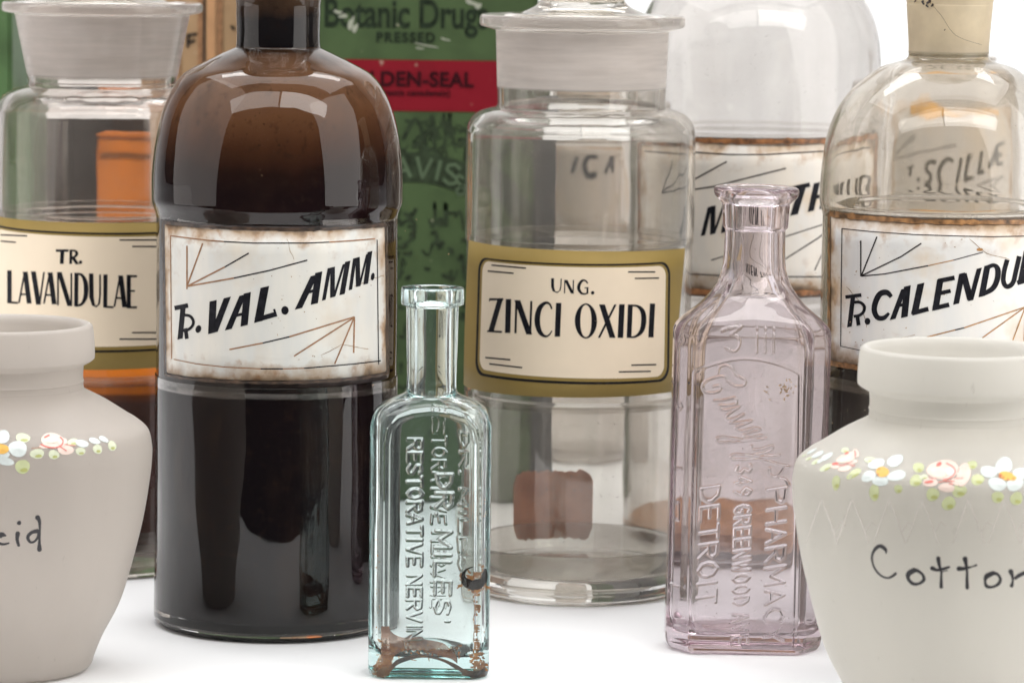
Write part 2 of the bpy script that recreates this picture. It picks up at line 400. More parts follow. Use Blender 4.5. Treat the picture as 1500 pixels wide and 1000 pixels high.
# ------------------------------------------------------------------ apothecary bottle with a domed shoulder
def dome_bottle(t, sp, outer, neck, ztop, glassmat, label_zone, wall=9, rec=1.6, bottom=None, wob=.003, ph=0):
    """outer: (half width px, y px) from the neck root down to the shoulder's foot; label_zone (y0, y1, R px)"""
    y0, y1, R = label_zone; yb = bottom
    D = [sp.rz(R - 16, yb + 1), sp.rz(R - 7, yb - 2), sp.rz(R - 1, yb - 14), sp.rz(R, yb - 40)]
    D += [sp.rz(R, y1 + 16), sp.rz(R - rec * .15, y1 + 9), sp.rz(R - rec * .6, y1 + 4), sp.rz(R - rec, y1 + 1), sp.rz(R - rec, y1 - 8), sp.rz(R - rec, y0 + 8), sp.rz(R - rec * .9, y0), sp.rz(R - rec * .3, y0 - 5), sp.rz(R + (outer[-1][0] - R) * .35, y0 - 12)]
    D += [sp.rz(*p) for p in reversed(outer)]
    z0 = D[0][1]; D = [(r, z - z0) for r, z in D]
    zt = sp.z(outer[0][1]); nk = [(sp.r(n, y), sp.z(y)) for n, y in neck]
    D += nk
    rn = nk[-1][0]; tw = sp.r(wall, 300)
    up = [(rn + .004, ztop), (rn + .0055, ztop + .003), (rn + .004, ztop + .006), (rn - tw * .6, ztop + .006, )]
    inner = [(rn - tw * .9, ztop)] + [(r - tw * .9, z) for r, z in reversed(nk)]
    sh = [(sp.r(max(8, a - wall * .9), y), sp.z(y) - tw * .75) for a, y in outer]
    inner += sh + [(sp.r(outer[-1][0] - wall, y0), sp.z(y0 - 4)), (sp.r(R - rec - wall, y0 + 4), sp.z(y0 + 8)), (sp.r(R - rec - wall, y1 - 4), sp.z(y1 - 8)), (sp.r(R - wall, y1 + 20), sp.z(y1 + 16)),
                   (sp.r(R - wall, yb - 40), .016), (sp.r(R - wall - 4, yb), .010), (sp.r(R - wall - 18, yb), .007), (0.0, .009)]
    P = [(0, .0025)] + [(D[0][0] * .8, .0015)] + prof(D + up, 4) + prof(inner, 4)
    return revolve('glass_body', P, glassmat, t, 144, wob, ph), inner
def cracks(h, lab, paths):
    K = Ink(h, .00009)
    for p in paths:
        q = [p[0]]
        for a, b in zip(p[:-1], p[1:]):
            for i in range(1, 6): q.append((a[0] + (b[0] - a[0]) * i / 5 + random.uniform(-1, 1), a[1] + (b[1] - a[1]) * i / 5 + random.uniform(-1, 1)))
        K.stroke(q, ZC(0, 0, 1), .7, jit=.5)
    for i in range(34):
        a = random.choice(paths)[0]; K.dot_px(a[0] + random.gauss(0, 60), a[1] + random.gauss(0, 50), random.uniform(.3, 1.3), random.uniform(.3, .9), random.uniform(0, 3), jit=.4)
    K.build('age_cracks', plain('crack_dirt', (.34, .22, .12), .6, var=.4, scale=300), lab)['kind'] = 'stuff'
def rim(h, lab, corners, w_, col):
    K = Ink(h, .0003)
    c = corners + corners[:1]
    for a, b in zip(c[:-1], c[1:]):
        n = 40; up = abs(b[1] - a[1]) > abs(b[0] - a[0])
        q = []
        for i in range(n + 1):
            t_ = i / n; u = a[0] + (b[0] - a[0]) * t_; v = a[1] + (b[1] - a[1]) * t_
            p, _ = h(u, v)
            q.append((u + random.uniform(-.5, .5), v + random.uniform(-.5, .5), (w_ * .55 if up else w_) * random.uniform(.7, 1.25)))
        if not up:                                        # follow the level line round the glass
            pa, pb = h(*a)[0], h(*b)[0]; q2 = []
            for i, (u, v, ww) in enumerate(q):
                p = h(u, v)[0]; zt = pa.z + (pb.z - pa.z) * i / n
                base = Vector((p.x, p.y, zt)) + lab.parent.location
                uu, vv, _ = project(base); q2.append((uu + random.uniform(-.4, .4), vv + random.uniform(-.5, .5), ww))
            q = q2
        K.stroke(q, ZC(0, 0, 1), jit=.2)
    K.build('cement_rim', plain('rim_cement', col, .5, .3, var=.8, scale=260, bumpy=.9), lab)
def rules(h, zf, lab, groups, brown, black):
    for name, L in groups:
        for key, mat in (('b', black), ('r', brown)):
            Q = [q for q in L if q[0] == key]
            if not Q: continue
            K = Ink(h, .0001 if key == 'r' else .00011)
            for _, pts, w_ in Q:
                if len(pts) == 1: K.dot(pts[0][0], pts[0][1], 22, 10, zf)
                else: K.stroke(pts, zf, w_, jit=.06)
            K.build(('brown_' if key == 'r' else 'black_') + name, mat, lab)
# ================================================================== AMBER-STAINED BOTTLE
def amber():
    sp = Spot(406, 400, 1.60)
    t = thing('apothecary_bottle', sp, 'dark bottle with brown film in its shoulder and label TR. VAL. AMM.', 'bottle', 'labelled apothecary bottles')
    outer = [(66, 76), (84, 84), (106, 95), (138, 113), (157, 139), (170, 172), (179, 215), (183, 255), (183, 285), (182.5, 300)]
    neck = [(62, 68), (61, 50), (62, 20), (63, 0)]
    g, inner = dome_bottle(t, sp, outer, neck, sp.z(-60), glass('stained_bottle_glass', tint=(.98, .97, .96), haze=.006, hazecol=(.4, .28, .2), wavy=.5), (322, 558, 177.5), rec=1.6, bottom=913, wob=.0035)
    # contents: dark tincture and the dried film it left on the shoulder (touching the inside of the wall)
    liq = [(r + .0004 if r > 1e-6 else 0, z - (.0004 if z < .02 else 0)) for r, z in inner if z < sp.z(66)]
    zt = liq[0][1]; liq = [(0, zt)] + liq
    z = sp.z
    m = zgrad('tincture_and_film', [(0, (.006, .005, .007)), (.40, (.009, .005, .007)), (.50, (.013, .005, .006)), (.76, (.015, .006, .007)), (.795, (.024, .009, .006)), (.84, (.085, .032, .014)), (.89, (.17, .075, .034)), (.95, (.21, .11, .06)), (1, (.05, .03, .02))],
              0, z(62), 0.45, 30, .018, (.03, .016, .01), spk=.6)
    revolve('tincture', prof(liq, 2), m, t, 96)
    # dark ground stopper in the neck
    st = [(0, z(72)), (sp.r(54.5, 60), z(71)), (sp.r(55.5, 0), z(0)), (sp.r(55.5, -60), z(-60)), (sp.r(90, -70), z(-70)), (sp.r(95, -95), z(-95)), (0, z(-110))]
    sm = zgrad('stopper_film', [(0, (.012, .011, .014)), (.45, (.014, .012, .014)), (.62, (.07, .04, .025)), (1, (.13, .075, .04))], z(75), z(-30), .5, 60, .14)
    revolve('stopper', prof(st, 3), sm, t, 64)
    r = sp.r(177.6, 440)
    zf = ZC(220, 310, 3.7026)
    patch('label_surround', sp, r - .0004, [(236, 320), (568, 324), (571, 553), (239, 556)], .004, .003, M['gunk_shade_dark'], t)
    lab = patch('label', sp, r, [(241, 327), (563.5, 331), (566, 544), (244, 546)], .0015, .0012, enamel('label_white', (.76, .735, .67), .115, .06, .0058, .45), t)
    h = cyl_hit(sp, r)
    K = Ink(h)
    s = lambda pts, w, **k: K.stroke(pts, zf, w, cut=None if k.get('smooth') else (.972, -.235), **k)
    s([(133, 523), (206, 508)], 24); s([(180, 508), (163, 690)], 27)
    s([(178, 560), (215, 565), (234, 590), (230, 618), (205, 640), (175, 645)], 15, smooth=True); s([(192, 632), (200, 689)], 20)
    K.dot(262, 636, 15, 21, zf, 20); K.dot(731, 535, 20, 23, zf); K.dot(1206, 352, 10, 21, zf, 10)
    s([(342, 483), (334, 659)], 38); s([(419, 465), (347, 655)], 33)
    s([(527, 440), (510, 618)], 38); s([(503, 452), (424, 639)], 31); s([(452, 566), (512, 552)], 15)
    s([(622, 408), (587, 597)], 44); s([(570, 588), (678, 556)], 26); s([(672, 528), (684, 568)], 12)
    s([(914, 328), (890, 500)], 37); s([(890, 345), (804, 526)], 32); s([(842, 440), (900, 425)], 16)
    s([(972, 305), (941, 480)], 19); s([(989, 301), (988, 464)], 25); s([(997, 460), (1050, 284)], 12); s([(1071, 269), (1040, 449)], 27)
    s([(1109, 252), (1085, 424)], 18); s([(1124, 248), (1127, 406)], 24); s([(1134, 402), (1176, 230)], 11); s([(1191, 216), (1168, 393)], 25)
    K.build('lettering', M['ink'], lab)
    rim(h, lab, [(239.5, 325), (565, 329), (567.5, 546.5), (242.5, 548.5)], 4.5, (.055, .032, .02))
    cracks(h, lab, [[(562, 404), (545, 408), (520, 420)], [(470, 520), (500, 505), (540, 512)], [(420, 350), (430, 380)]])
    rules(h, zf, lab, [('border', [('r', [(110, 130), (200, 142), (320, 156), (400, 162)], 7), ('b', [(400, 162), (560, 170), (850, 170), (970, 165)], 6), ('r', [(970, 165), (1100, 157), (1218, 147)], 7),
        ('b', [(1230, 152), (1238, 828)], 5), ('r', [(110, 130), (117, 798)], 5), ('b', [(1250, 808), (1100, 826), (835, 849)], 6), ('r', [(835, 849), (720, 852)], 5), ('b', [(720, 852), (600, 852)], 6), ('r', [(600, 852), (400, 842), (250, 825), (128, 800)], 5)]),
        ('upper_flourish', [('r', [(200, 185), (200, 420)], 8), ('r', [(285, 172), (200, 405)], 8), ('r', [(200, 405), (405, 300)], 8), ('b', [(405, 300), (535, 225)], 7), ('r', [(200, 405), (455, 360)], 8), ('b', [(455, 360), (650, 318), (852, 263)], 7)]),
        ('lower_flourish', [('r', [(430, 747), (610, 712)], 7), ('b', [(610, 712), (755, 678)], 7), ('r', [(755, 678), (1108, 570)], 8), ('r', [(780, 783), (1108, 572)], 8), ('r', [(1000, 825), (1106, 572)], 8), ('r', [(1103, 765), (1107, 570)], 8)])], M['rust'], M['ink'])
    return t
# ================================================================== CALENDULA
def calendula():
    sp = Spot(1384, 300, 1.60)
    t = thing('apothecary_bottle', sp, 'clear bottle with cloudy stopper and label TR. CALENDUL, behind the Cotton jar', 'bottle', 'labelled apothecary bottles')
    outer = [(63, 80), (99, 92), (139, 123), (163, 157), (176, 196), (182, 245), (183, 285)]
    neck = [(59, 74), (60, 50), (63, 10), (64, 0)]
    g, inner = dome_bottle(t, sp, outer, neck, sp.z(-60), glass('clear_glass_ochre_neck', tint=(0.965, 0.955, 0.94), haze=0.085, hazecol=(.95, .84, .66), wavy=.22, hscale=22, hstretch=(1, 1, 1), zst=(1, 1, 1), zf=((sp.z(77), sp.z(-70), .8),)), (310, 545, 179.5), bottom=913, wob=.003, ph=1)
    z = sp.z
    liq = [(r + .0004 if r > 1e-6 else 0, zz - (.0004 if zz < .02 else 0)) for r, zz in inner if zz < z(534)]
    revolve('dark_liquid', [(0, liq[0][1])] + prof(liq, 2), plain('dark_tincture', (.012, .010, .013), .3, var=.4, scale=40, spec=0), t, 96)
    st = [(0, z(83)), (sp.r(52.5, 75), z(82)), (sp.r(56.5, 0), z(0)), (sp.r(56.5, -60), z(-60)), (sp.r(85, -70), z(-70)), (sp.r(88, -95), z(-95)), (0, z(-110))]
    revolve('stopper', prof(st, 3), M['milky_stained'], t, 64)
    K9 = Ink(cyl_hit(sp, sp.r(64.5, 40)), .0001)
    K9.stroke([(1360, 2), (1378, 22), (1400, 52), (1438, 66)], ZC(0, 0, 1), .45, smooth=True)
    for x, y, q in ((1352, 4, 2.5), (1358, 9, 2), (1361, 3, 3), (1366, 8, 2), (1341, 2, 1.5), (1384, 44, 1)): K9.dot_px(x, y, q, q, 0, jit=.4)
    K9.build('dirt_specks', M['gunk_shade_dark'], t)['kind'] = 'stuff'
    r = sp.r(179.4, 430)
    # paper backing on the far wall behind the label is the same patch: the label is opaque
    patch('label_surround', sp, r - .0004, [(1213, 307), (1556, 312), (1553, 540), (1213, 534)], .004, .003, M['gunk_shade'], t)
    lab = patch('label', sp, r, [(1217, 314), (1552, 322), (1549, 534), (1217, 529)], .0015, .0012, enamel('label_white_stained', (.80, .77, .72), .115, .06, .0062, .75, (.44, .28, .15)), t)
    h = cyl_hit(sp, r); zf = ZC(1210, 300, 4.545); K = Ink(h)
    s = lambda pts, w, **k: K.stroke(pts, zf, w, cut=None if k.get('smooth') else (.972, -.235), **k)
    s([(130, 614), (236, 600)], 24); s([(182, 602), (157, 812)], 30)
    s([(178, 650), (225, 648), (256, 675), (250, 712), (222, 735), (185, 742)], 20, smooth=True); s([(208, 730), (218, 802)], 26)
    K.dot(277, 775, 19, 23, zf)
    s([(436, 612, 26), (405, 583, 36), (362, 592, 38), (333, 640, 38), (322, 700, 36), (343, 748, 34), (385, 752, 30), (420, 720, 18)], 34, smooth=True)
    s([(542, 540), (522, 748)], 44); s([(520, 558), (444, 762)], 33); s([(478, 672), (525, 662)], 20)
    s([(632, 523), (590, 722)], 44); s([(572, 722), (682, 692)], 30)
    s([(762, 492), (728, 700)], 42); s([(748, 507), (856, 485)], 30); s([(742, 592), (830, 572)], 26); s([(712, 690), (820, 664)], 30)
    s([(906, 455), (866, 660)], 37); s([(915, 458), (961, 630)], 42); s([(1020, 422), (963, 637)], 31)
    s([(1075, 402), (1036, 610)], 40); s([(1070, 420), (1115, 402, 26), (1143, 430, 36), (1138, 500, 36), (1105, 560, 34), (1030, 600, 26)], 30, smooth=True)
    s([(1206, 365), (1186, 440), (1180, 505), (1196, 540), (1222, 540), (1247, 510), (1264, 440), (1286, 342)], 31, smooth=True)
    s([(1340, 300), (1298, 510)], 44); s([(1272, 520), (1400, 480)], 30)
    s([(1500, 250), (1480, 460)], 42); s([(1480, 260), (1415, 480)], 30)
    K.build('lettering', M['ink'], lab)
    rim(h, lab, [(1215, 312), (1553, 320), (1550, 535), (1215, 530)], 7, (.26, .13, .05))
    cracks(h, lab, [[(1240, 420), (1262, 445), (1270, 480)], [(1420, 350), (1445, 372), (1480, 380)], [(1300, 500), (1340, 490)]])
    rules(h, zf, lab, [('border', [('b', [(105, 158), (300, 178), (590, 198), (900, 208), (1115, 212), (1330, 208), (1550, 195)], 6), ('b', [(107, 158), (98, 940)], 6), ('b', [(98, 940), (215, 965), (500, 990)], 5)]),
        ('upper_flourish', [('b', [(232, 238), (232, 475)], 9), ('b', [(340, 212), (235, 475)], 9), ('b', [(635, 256), (500, 345), (235, 473)], 9), ('b', [(680, 405), (390, 460), (235, 475)], 8), ('r', [(680, 405), (850, 368)], 6), ('b', [(850, 368), (1045, 315)], 6), ('r', [(1024, 298)], 1)]),
        ('lower_flourish', [('r', [(670, 880), (860, 832)], 8), ('b', [(860, 832), (920, 818)], 8), ('r', [(920, 818), (1325, 680)], 8), ('r', [(1040, 885), (1325, 680)], 8), ('r', [(1243, 900), (1325, 682)], 8), ('r', [(1318, 905), (1327, 680)], 8)])],
        plain('amber_rule', (.38, .19, .06), .5, var=.3, scale=300), M['ink_soft'])
# ================================================================== MENTH bottle (behind)
def menth():
    sp = Spot(1106, 300, 1.80)
    t = thing('apothecary_bottle', sp, 'largest clear bottle, out of focus, with rust-stained label MENTH behind the slender lilac bottle', 'bottle', 'labelled apothecary bottles')
    outer = [(70, -70), (110, -52), (148, -20), (168, 15), (178, 55), (180, 100), (180, 170)]
    neck = [(66, -76), (65, -100), (66, -140)]
    g, inner = dome_bottle(t, sp, outer, neck, sp.z(-150), glass('hazy_bottle_glass', tint=(.985, .975, .965), haze=.14, hazecol=(.88, .85, .82), wavy=.3), (197, 425, 180), bottom=793, wob=.003, ph=2)
    z = sp.z
    liq = [(r + .0004 if r > 1e-6 else 0, zz - (.0004 if zz < .02 else 0)) for r, zz in inner if zz < z(747)]
    revolve('sediment', [(0, liq[0][1])] + prof(liq, 2), plain('orange_sediment', (.68, .38, .20), .5, var=.25, scale=50, spec=0), t, 72)
    st = [(0, z(-70)), (sp.r(52, -75), z(-71)), (sp.r(56, -150), z(-150)), (sp.r(85, -155), z(-156)), (0, z(-180))]
    revolve('stopper', prof(st, 3), M['milky'], t, 48)
    r = sp.r(179.6, 300)
    patch('label_surround', sp, r - .0003, [(940, 195), (1272, 198), (1270, 428), (940, 424)], .004, .003, M['gunk_shade'], t)
    lab = patch('label', sp, r, [(945, 203), (1266, 206), (1264, 419), (945, 415)], .0015, .0012, enamel('label_rust_stained', (.74, .68, .60), .13, .068, .007, .95, (.42, .27, .14)), t)
    h = cyl_hit(sp, r); zf = ZC(1000, 180, 3.704); K = Ink(h); s = lambda pts, w, **k: K.stroke(pts, zf, w, cut=None if k.get('smooth') else (.972, -.235), **k)
    s([(148, 455), (110, 612)], 22); s([(166, 450), (162, 604)], 27); s([(170, 600), (226, 440)], 13); s([(250, 430), (222, 596)], 28)
    s([(318, 415), (285, 580)], 34); s([(308, 425), (372, 410)], 24); s([(300, 495), (355, 483)], 22); s([(282, 572), (345, 556)], 24)
    s([(420, 395), (388, 555)], 30); s([(430, 395), (462, 540)], 34); s([(495, 375), (465, 540)], 28)
    s([(592, 357), (690, 335)], 24); s([(650, 345), (604, 500)], 38)
    s([(728, 325), (695, 480)], 32); s([(790, 312), (757, 465)], 32); s([(712, 405), (775, 392)], 20)
    s([(868, 305), (835, 440)], 24); s([(905, 290), (875, 430)], 24); s([(905, 295), (950, 300), (945, 345), (890, 365)], 20, smooth=True)
    K.build('lettering', M['ink'], lab)
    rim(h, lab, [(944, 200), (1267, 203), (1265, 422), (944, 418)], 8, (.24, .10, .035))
    rules(h, zf, lab, [('border', [('b', [(-180, 140), (70, 160), (250, 172), (450, 172), (750, 155), (960, 140)], 7), ('b', [(-180, 790), (55, 820), (200, 828), (600, 835), (735, 835), (960, 825)], 7)]),
        ('upper_flourish', [('b', [(-60, 375), (240, 210)], 8), ('b', [(-60, 380), (175, 345), (290, 315), (560, 247)], 8), ('b', [(-60, 378), (20, 200)], 8)]),
        ('lower_flourish', [('b', [(155, 745), (735, 560), (840, 520)], 6), ('b', [(530, 755), (735, 625), (840, 540)], 7), ('b', [(715, 800), (840, 530)], 6)])], M['rust'], M['ink_soft'])
# ================================================================== small bottles far behind, seen through the front glass
def back_bottle(u, D, R, ytop, ylab, text, label, lc, H2, wlab=.85, nk=.03):
    sp = Spot(u, 300, D); z = sp.z
    t = thing('apothecary_bottle', sp, label, 'bottle', 'labelled apothecary bottles')
    rr = sp.r(R, 300); z1 = z(ytop); y0, y1 = ylab
    P = [(0, .002), (rr * .9, .001), (rr, .008), (rr, .03), (rr, z(y0) + .006), (rr * .95, z1 - .008), (rr * .7, z1), (rr * .36, z1 + .006), (rr * .33, z1 + .012), (rr * .33, z1 + nk), (rr * .42, z1 + nk + .001), (rr * .42, z1 + nk + .003), (rr * .24, z1 + nk + .003), (rr * .24, z1 + .012), (rr * .30, z1 + .004), (rr * .66, z1 - .003), (rr * .9, z1 - .010), (rr * .94, z(y0)), (rr * .94, .02), (rr * .9, .008), (0, .007)]
    revolve('glass_body', prof(P, 4), glass('back_bottle_glass', tint=(.97, .95, .93), haze=.15, hazecol=(.7, .66, .6)), t, 72)
    r = rr + .0004
    hw = R * wlab
    lab = patch('label', sp, r, [(u - hw, y0), (u + hw, y0 + 2), (u + hw, y1 + 2), (u - hw, y1)], .001, .0008, enamel('far_label', lc, .06, .05, .004, .5), t, 24)
    K = Ink(cyl_hit(sp, r), .0002)
    text(K); K.build('lettering', M['ink'], lab)
    if nk < .03:
        T_ = Ink(cyl_hit(sp, r), .0003); T_.stroke([(1322, 183, 7), (1345, 184, 12), (1368, 186, 11), (1392, 186, 5), (1440, 186, 3), (1480, 187, 4)], ZC(0, 0, 1), smooth=True, jit=.3); T_.build('ochre_tide_mark', M['ochre'], lab)
def text_scilla(K):
    zf = ZC(1200, 150, 5.0); s = lambda p, w=30, **k: K.stroke(p, zf, w, **k)
    s([(850, 460), (800, 450), (755, 475), (760, 520), (795, 555), (790, 595), (750, 610)], smooth=True)
    s([(985, 450), (940, 435), (890, 480), (870, 560), (890, 625), (950, 625)], smooth=True)
    s([(1060, 420), (1020, 610)]); s([(1135, 400), (1100, 595)], 34); s([(1095, 590), (1165, 570)]); s([(1230, 385), (1200, 550)], 34); s([(1195, 545), (1260, 525)])
    s([(1390, 350), (1310, 500)]); s([(1390, 350), (1375, 480)]); s([(1390, 350), (1440, 335)], 22); s([(1385, 415), (1435, 405)], 22); s([(1375, 475), (1440, 460)], 22); s([(1340, 440), (1385, 430)], 20)
    s([(620, 490), (605, 560)]); s([(580, 500), (650, 480)], 20); K.dot(690, 580, 14, 14, zf)
    s([(470, 440), (620, 400), (1020, 345)], 7); s([(470, 420), (660, 285)], 7); s([(800, 730), (1440, 560)], 7); s([(1100, 740), (1440, 570)], 7)
def text_ica(K):
    zf = ZC(660, 0, 2.779); s = lambda p, w=26, **k: K.stroke(p, zf, w, **k)
    s([(512, 625), (495, 700)], 20); s([(605, 625), (570, 625), (548, 665), (565, 712), (605, 705)], smooth=True); s([(690, 618), (645, 705)], 16); s([(690, 618), (690, 700)], 20)
    s([(660, 675), (690, 670)], 10)
# ================================================================== glass-stoppered jars with paper labels
def jar(sp, label, wall_R, flange, neck, body, yb, ph=0, glassmat=None):
    """flange (R, y0, y1); neck ((R,y),(R,y)); body list (R,y)"""
    t = thing('apothecary_jar', sp, label, 'jar', 'wide-mouthed glass-stoppered jars')
    rz = sp.rz; z = sp.z
    R, fy0, fy1 = flange
    D = [rz(body[-1][0] - 24, yb), rz(body[-1][0] - 12, yb - 1), rz(body[-1][0] - 3, yb - 9), rz(body[-1][0], yb - 26)]
    z0 = D[0][1]; D = [(r, zz - z0) for r, zz in D]
    D += [rz(*p) for p in reversed(body)]
    P = [(0, .003), (D[0][0] * .8, .002)] + prof(D, 5)
    P += [rz(*neck[1]), rz(neck[0][0], neck[0][1]), rz(R - 2, fy1), rz(R, fy1 - 3), rz(R, fy0 + 4), rz(R - 3, fy0), rz(neck[0][0] - 10, fy0 + 3)]
    bi = [rz(neck[1][0] - 9, neck[1][1])]
    bb = [(r - sp.r(9, 300), zz - .0022) for r, zz in [rz(*p) for p in body]]
    P += bi + prof(bb + [(bb[-1][0], .022), (bb[-1][0] - .003, .0135), (bb[-1][0] * .86, .0105), (bb[-1][0] * .5, .0125), (0, .0145)], 5)
    revolve('glass_body', P, glassmat or M['clear'], t, 144, .0025, ph)
    # ground stopper: plug, disc and the foot of the finial
    n0, n1 = neck
    q = .0005
    S_ = [(0, z(n1[1] - 22)), rz(n1[0] - 14, n1[1] - 22), rz(n1[0] - 11, n1[1] - 28), rz(n0[0] - 12, fy0 + 6)]
    S_ = [(r, zz) for r, zz in S_]
    P2 = prof([S_[0], S_[1] + (1,), S_[2] + (1,), S_[3]], 3) + [rz(n0[0] - 12, fy0 + 2), (0, z(fy0 + 1))]
    revolve('stopper_plug', P2, M['milky'], t, 96)
    r0 = sp.r(1, 0)
    F_ = [(0, z(fy0 + 0) + .0004), (r0 * 98, z(fy0) + .0004), (r0 * 96, z(fy0 - 2)), (r0 * 86, z(fy0 - 5)), (r0 * 68, z(fy0 - 14)), (r0 * 58, z(fy0 - 30)), (r0 * 56, z(fy0 - 60)), (r0 * 80, z(fy0 - 90)), (r0 * 90, z(fy0 - 120)), (r0 * 60, z(fy0 - 160)), (0, z(fy0 - 170))]
    revolve('stopper_finial', prof(F_, 5), glass('finial_glass', tint=(.96, .95, .93), haze=.08), t, 96)
    return t
def gold(): return plain('gold_label_paper', (.31, .215, .055), .6, 0, .2, .14, 25)
def cream(): return plain('cream_label_paper', (.86, .73, .56), .55, 0, 0, .035, 40)
def ung():
    sp = Spot(848, 400, 1.69)
    body = [(125, 158), (140, 161), (155, 168), (164, 180), (167.5, 196), (168, 250), (167, 343), (165.5, 352), (165, 360), (164, 560), (165, 572), (166, 580), (166, 700), (165, 830)]
    t = jar(sp, 'empty clear jar with gold-bordered label UNG. ZINCI OXIDI', 168, (151, 22, 39), ((127, 45), (123, 152)), body, 857, 0, glass('zinc_jar_glass', haze=.065, hazecol=(.95, .90, .86), zf=((sp.z(128), sp.z(44), .78), (sp.z(44), sp.z(10), .22))))
    r = sp.r(167, 450)
    z2 = ZC(660, 340, 3.571)
    px = lambda x, y: z2(x, y)[:2]
    lab = patch('label', sp, r, [px(95, 40), px(1227, 84), px(1156, 833), px(68, 792)], .001, .0004, gold(), t, 56)
    fr = patch('black_frame', sp, r + .00012, [px(147, 128), px(1150, 152), px(1143, 776), px(128, 742)], .0062, 0, M['ink'], lab, 56)
    g2 = patch('gold_inset', sp, r + .0002, [px(158, 138), px(1139, 163), px(1132, 765), px(140, 731)], .0056, 0, gold(), lab, 56)
    c = patch('cream_panel', sp, r + .00028, [px(168, 148), px(1127, 174), px(1116, 752), px(151, 714)], .0048, 0, cream(), lab, 56)
    K = Ink(cyl_hit(sp, r + .00028), .0001); s = lambda p, w=10, **k: K.stroke(p, z2, w, cut=None if k.get('smooth') else (1, .01), **k)
    for a, b in (((215, 172), (395, 188)), ((195, 203), (330, 215)), ((928, 208), (1070, 208)), ((963, 242), (1090, 240)), ((182, 655), (313, 667)), ((203, 688), (375, 708)), ((945, 695), (1075, 692)), ((880, 730), (1047, 727))): s([a, b], 7)
    s([(534, 241, 15), (534, 285, 15), (541, 308, 11), (558, 315, 7), (572, 305, 6), (577, 285, 6), (579, 243, 6)])
    s([(598, 250), (596, 320)], 6); s([(603, 250), (638, 320)], 15); s([(643, 250), (641, 322)], 6)
    s([(718, 268, 7), (705, 253, 8), (688, 254, 12), (673, 275, 16), (671, 298, 16), (684, 318, 12), (702, 323, 8), (716, 318, 8)], smooth=True); s([(716, 290), (716, 322)], 9); s([(702, 291), (722, 291)], 6)
    K.dot(743, 317, 9, 9, z2)
    s([(204, 351), (277, 351)], 11); s([(260, 352), (212, 518)], 27); s([(192, 517), (270, 521)], 9); s([(206, 346), (204, 362)], 5)
    s([(304, 350), (299, 526)], 28)
    s([(345, 355), (340, 528)], 11); s([(350, 356), (412, 534)], 29); s([(423, 360), (417, 535)], 11)
    s([(530, 402, 8), (519, 376, 10), (496, 370, 15), (468, 395, 25), (455, 440, 29), (456, 485, 28), (470, 525, 22), (495, 544, 12), (517, 536, 8), (530, 515, 6)], smooth=True)
    s([(566, 370), (559, 546)], 28)
    K.ring(708, 464, 58, 92, z2, 29, 8)
    s([(792, 378), (847, 552)], 29); s([(862, 378), (776, 552)], 11)
    s([(896, 377), (888, 552)], 29)
    s([(940, 378), (933, 552)], 25); s([(940, 384, 8), (975, 386, 12), (1003, 412, 24), (1010, 462, 27), (999, 515, 23), (968, 545, 12), (932, 549, 7)], smooth=True)
    s([(1056, 373), (1047, 550)], 27)
    K.build('lettering', M['ink'], lab)
    # old paper patch on the far wall, seen from behind through the empty jar
    rb = sp.r(163, 740)
    vs = []; fs = []
    n = 24; zc, zh = sp.z(764), sp.r(52, 740)
    for i in range(n + 1):
        a = (i / n - .5) * 2 * .40 + .22
        e = max(0, abs(i / n - .5) - .38) / .12; ins = zh * .3 * (1 - sqrt(max(0, 1 - e * e)))
        for sgn in (-1, 1): vs.append((rb * sin(-a), rb * cos(a), zc + sgn * (zh - ins) + random.uniform(-.0008, .0008)))
    for i in range(n): fs.append((2 * i, 2 * i + 1, 2 * i + 3, 2 * i + 2))
    link('paper_patch', pydata('paper_patch', vs, fs), frosted('rust_brown_paper', (.88, .36, .22), .5, var=.25, stretch=(1, 1, 1), scale=90), t, label='rust-brown rounded paper patch stuck to the back')
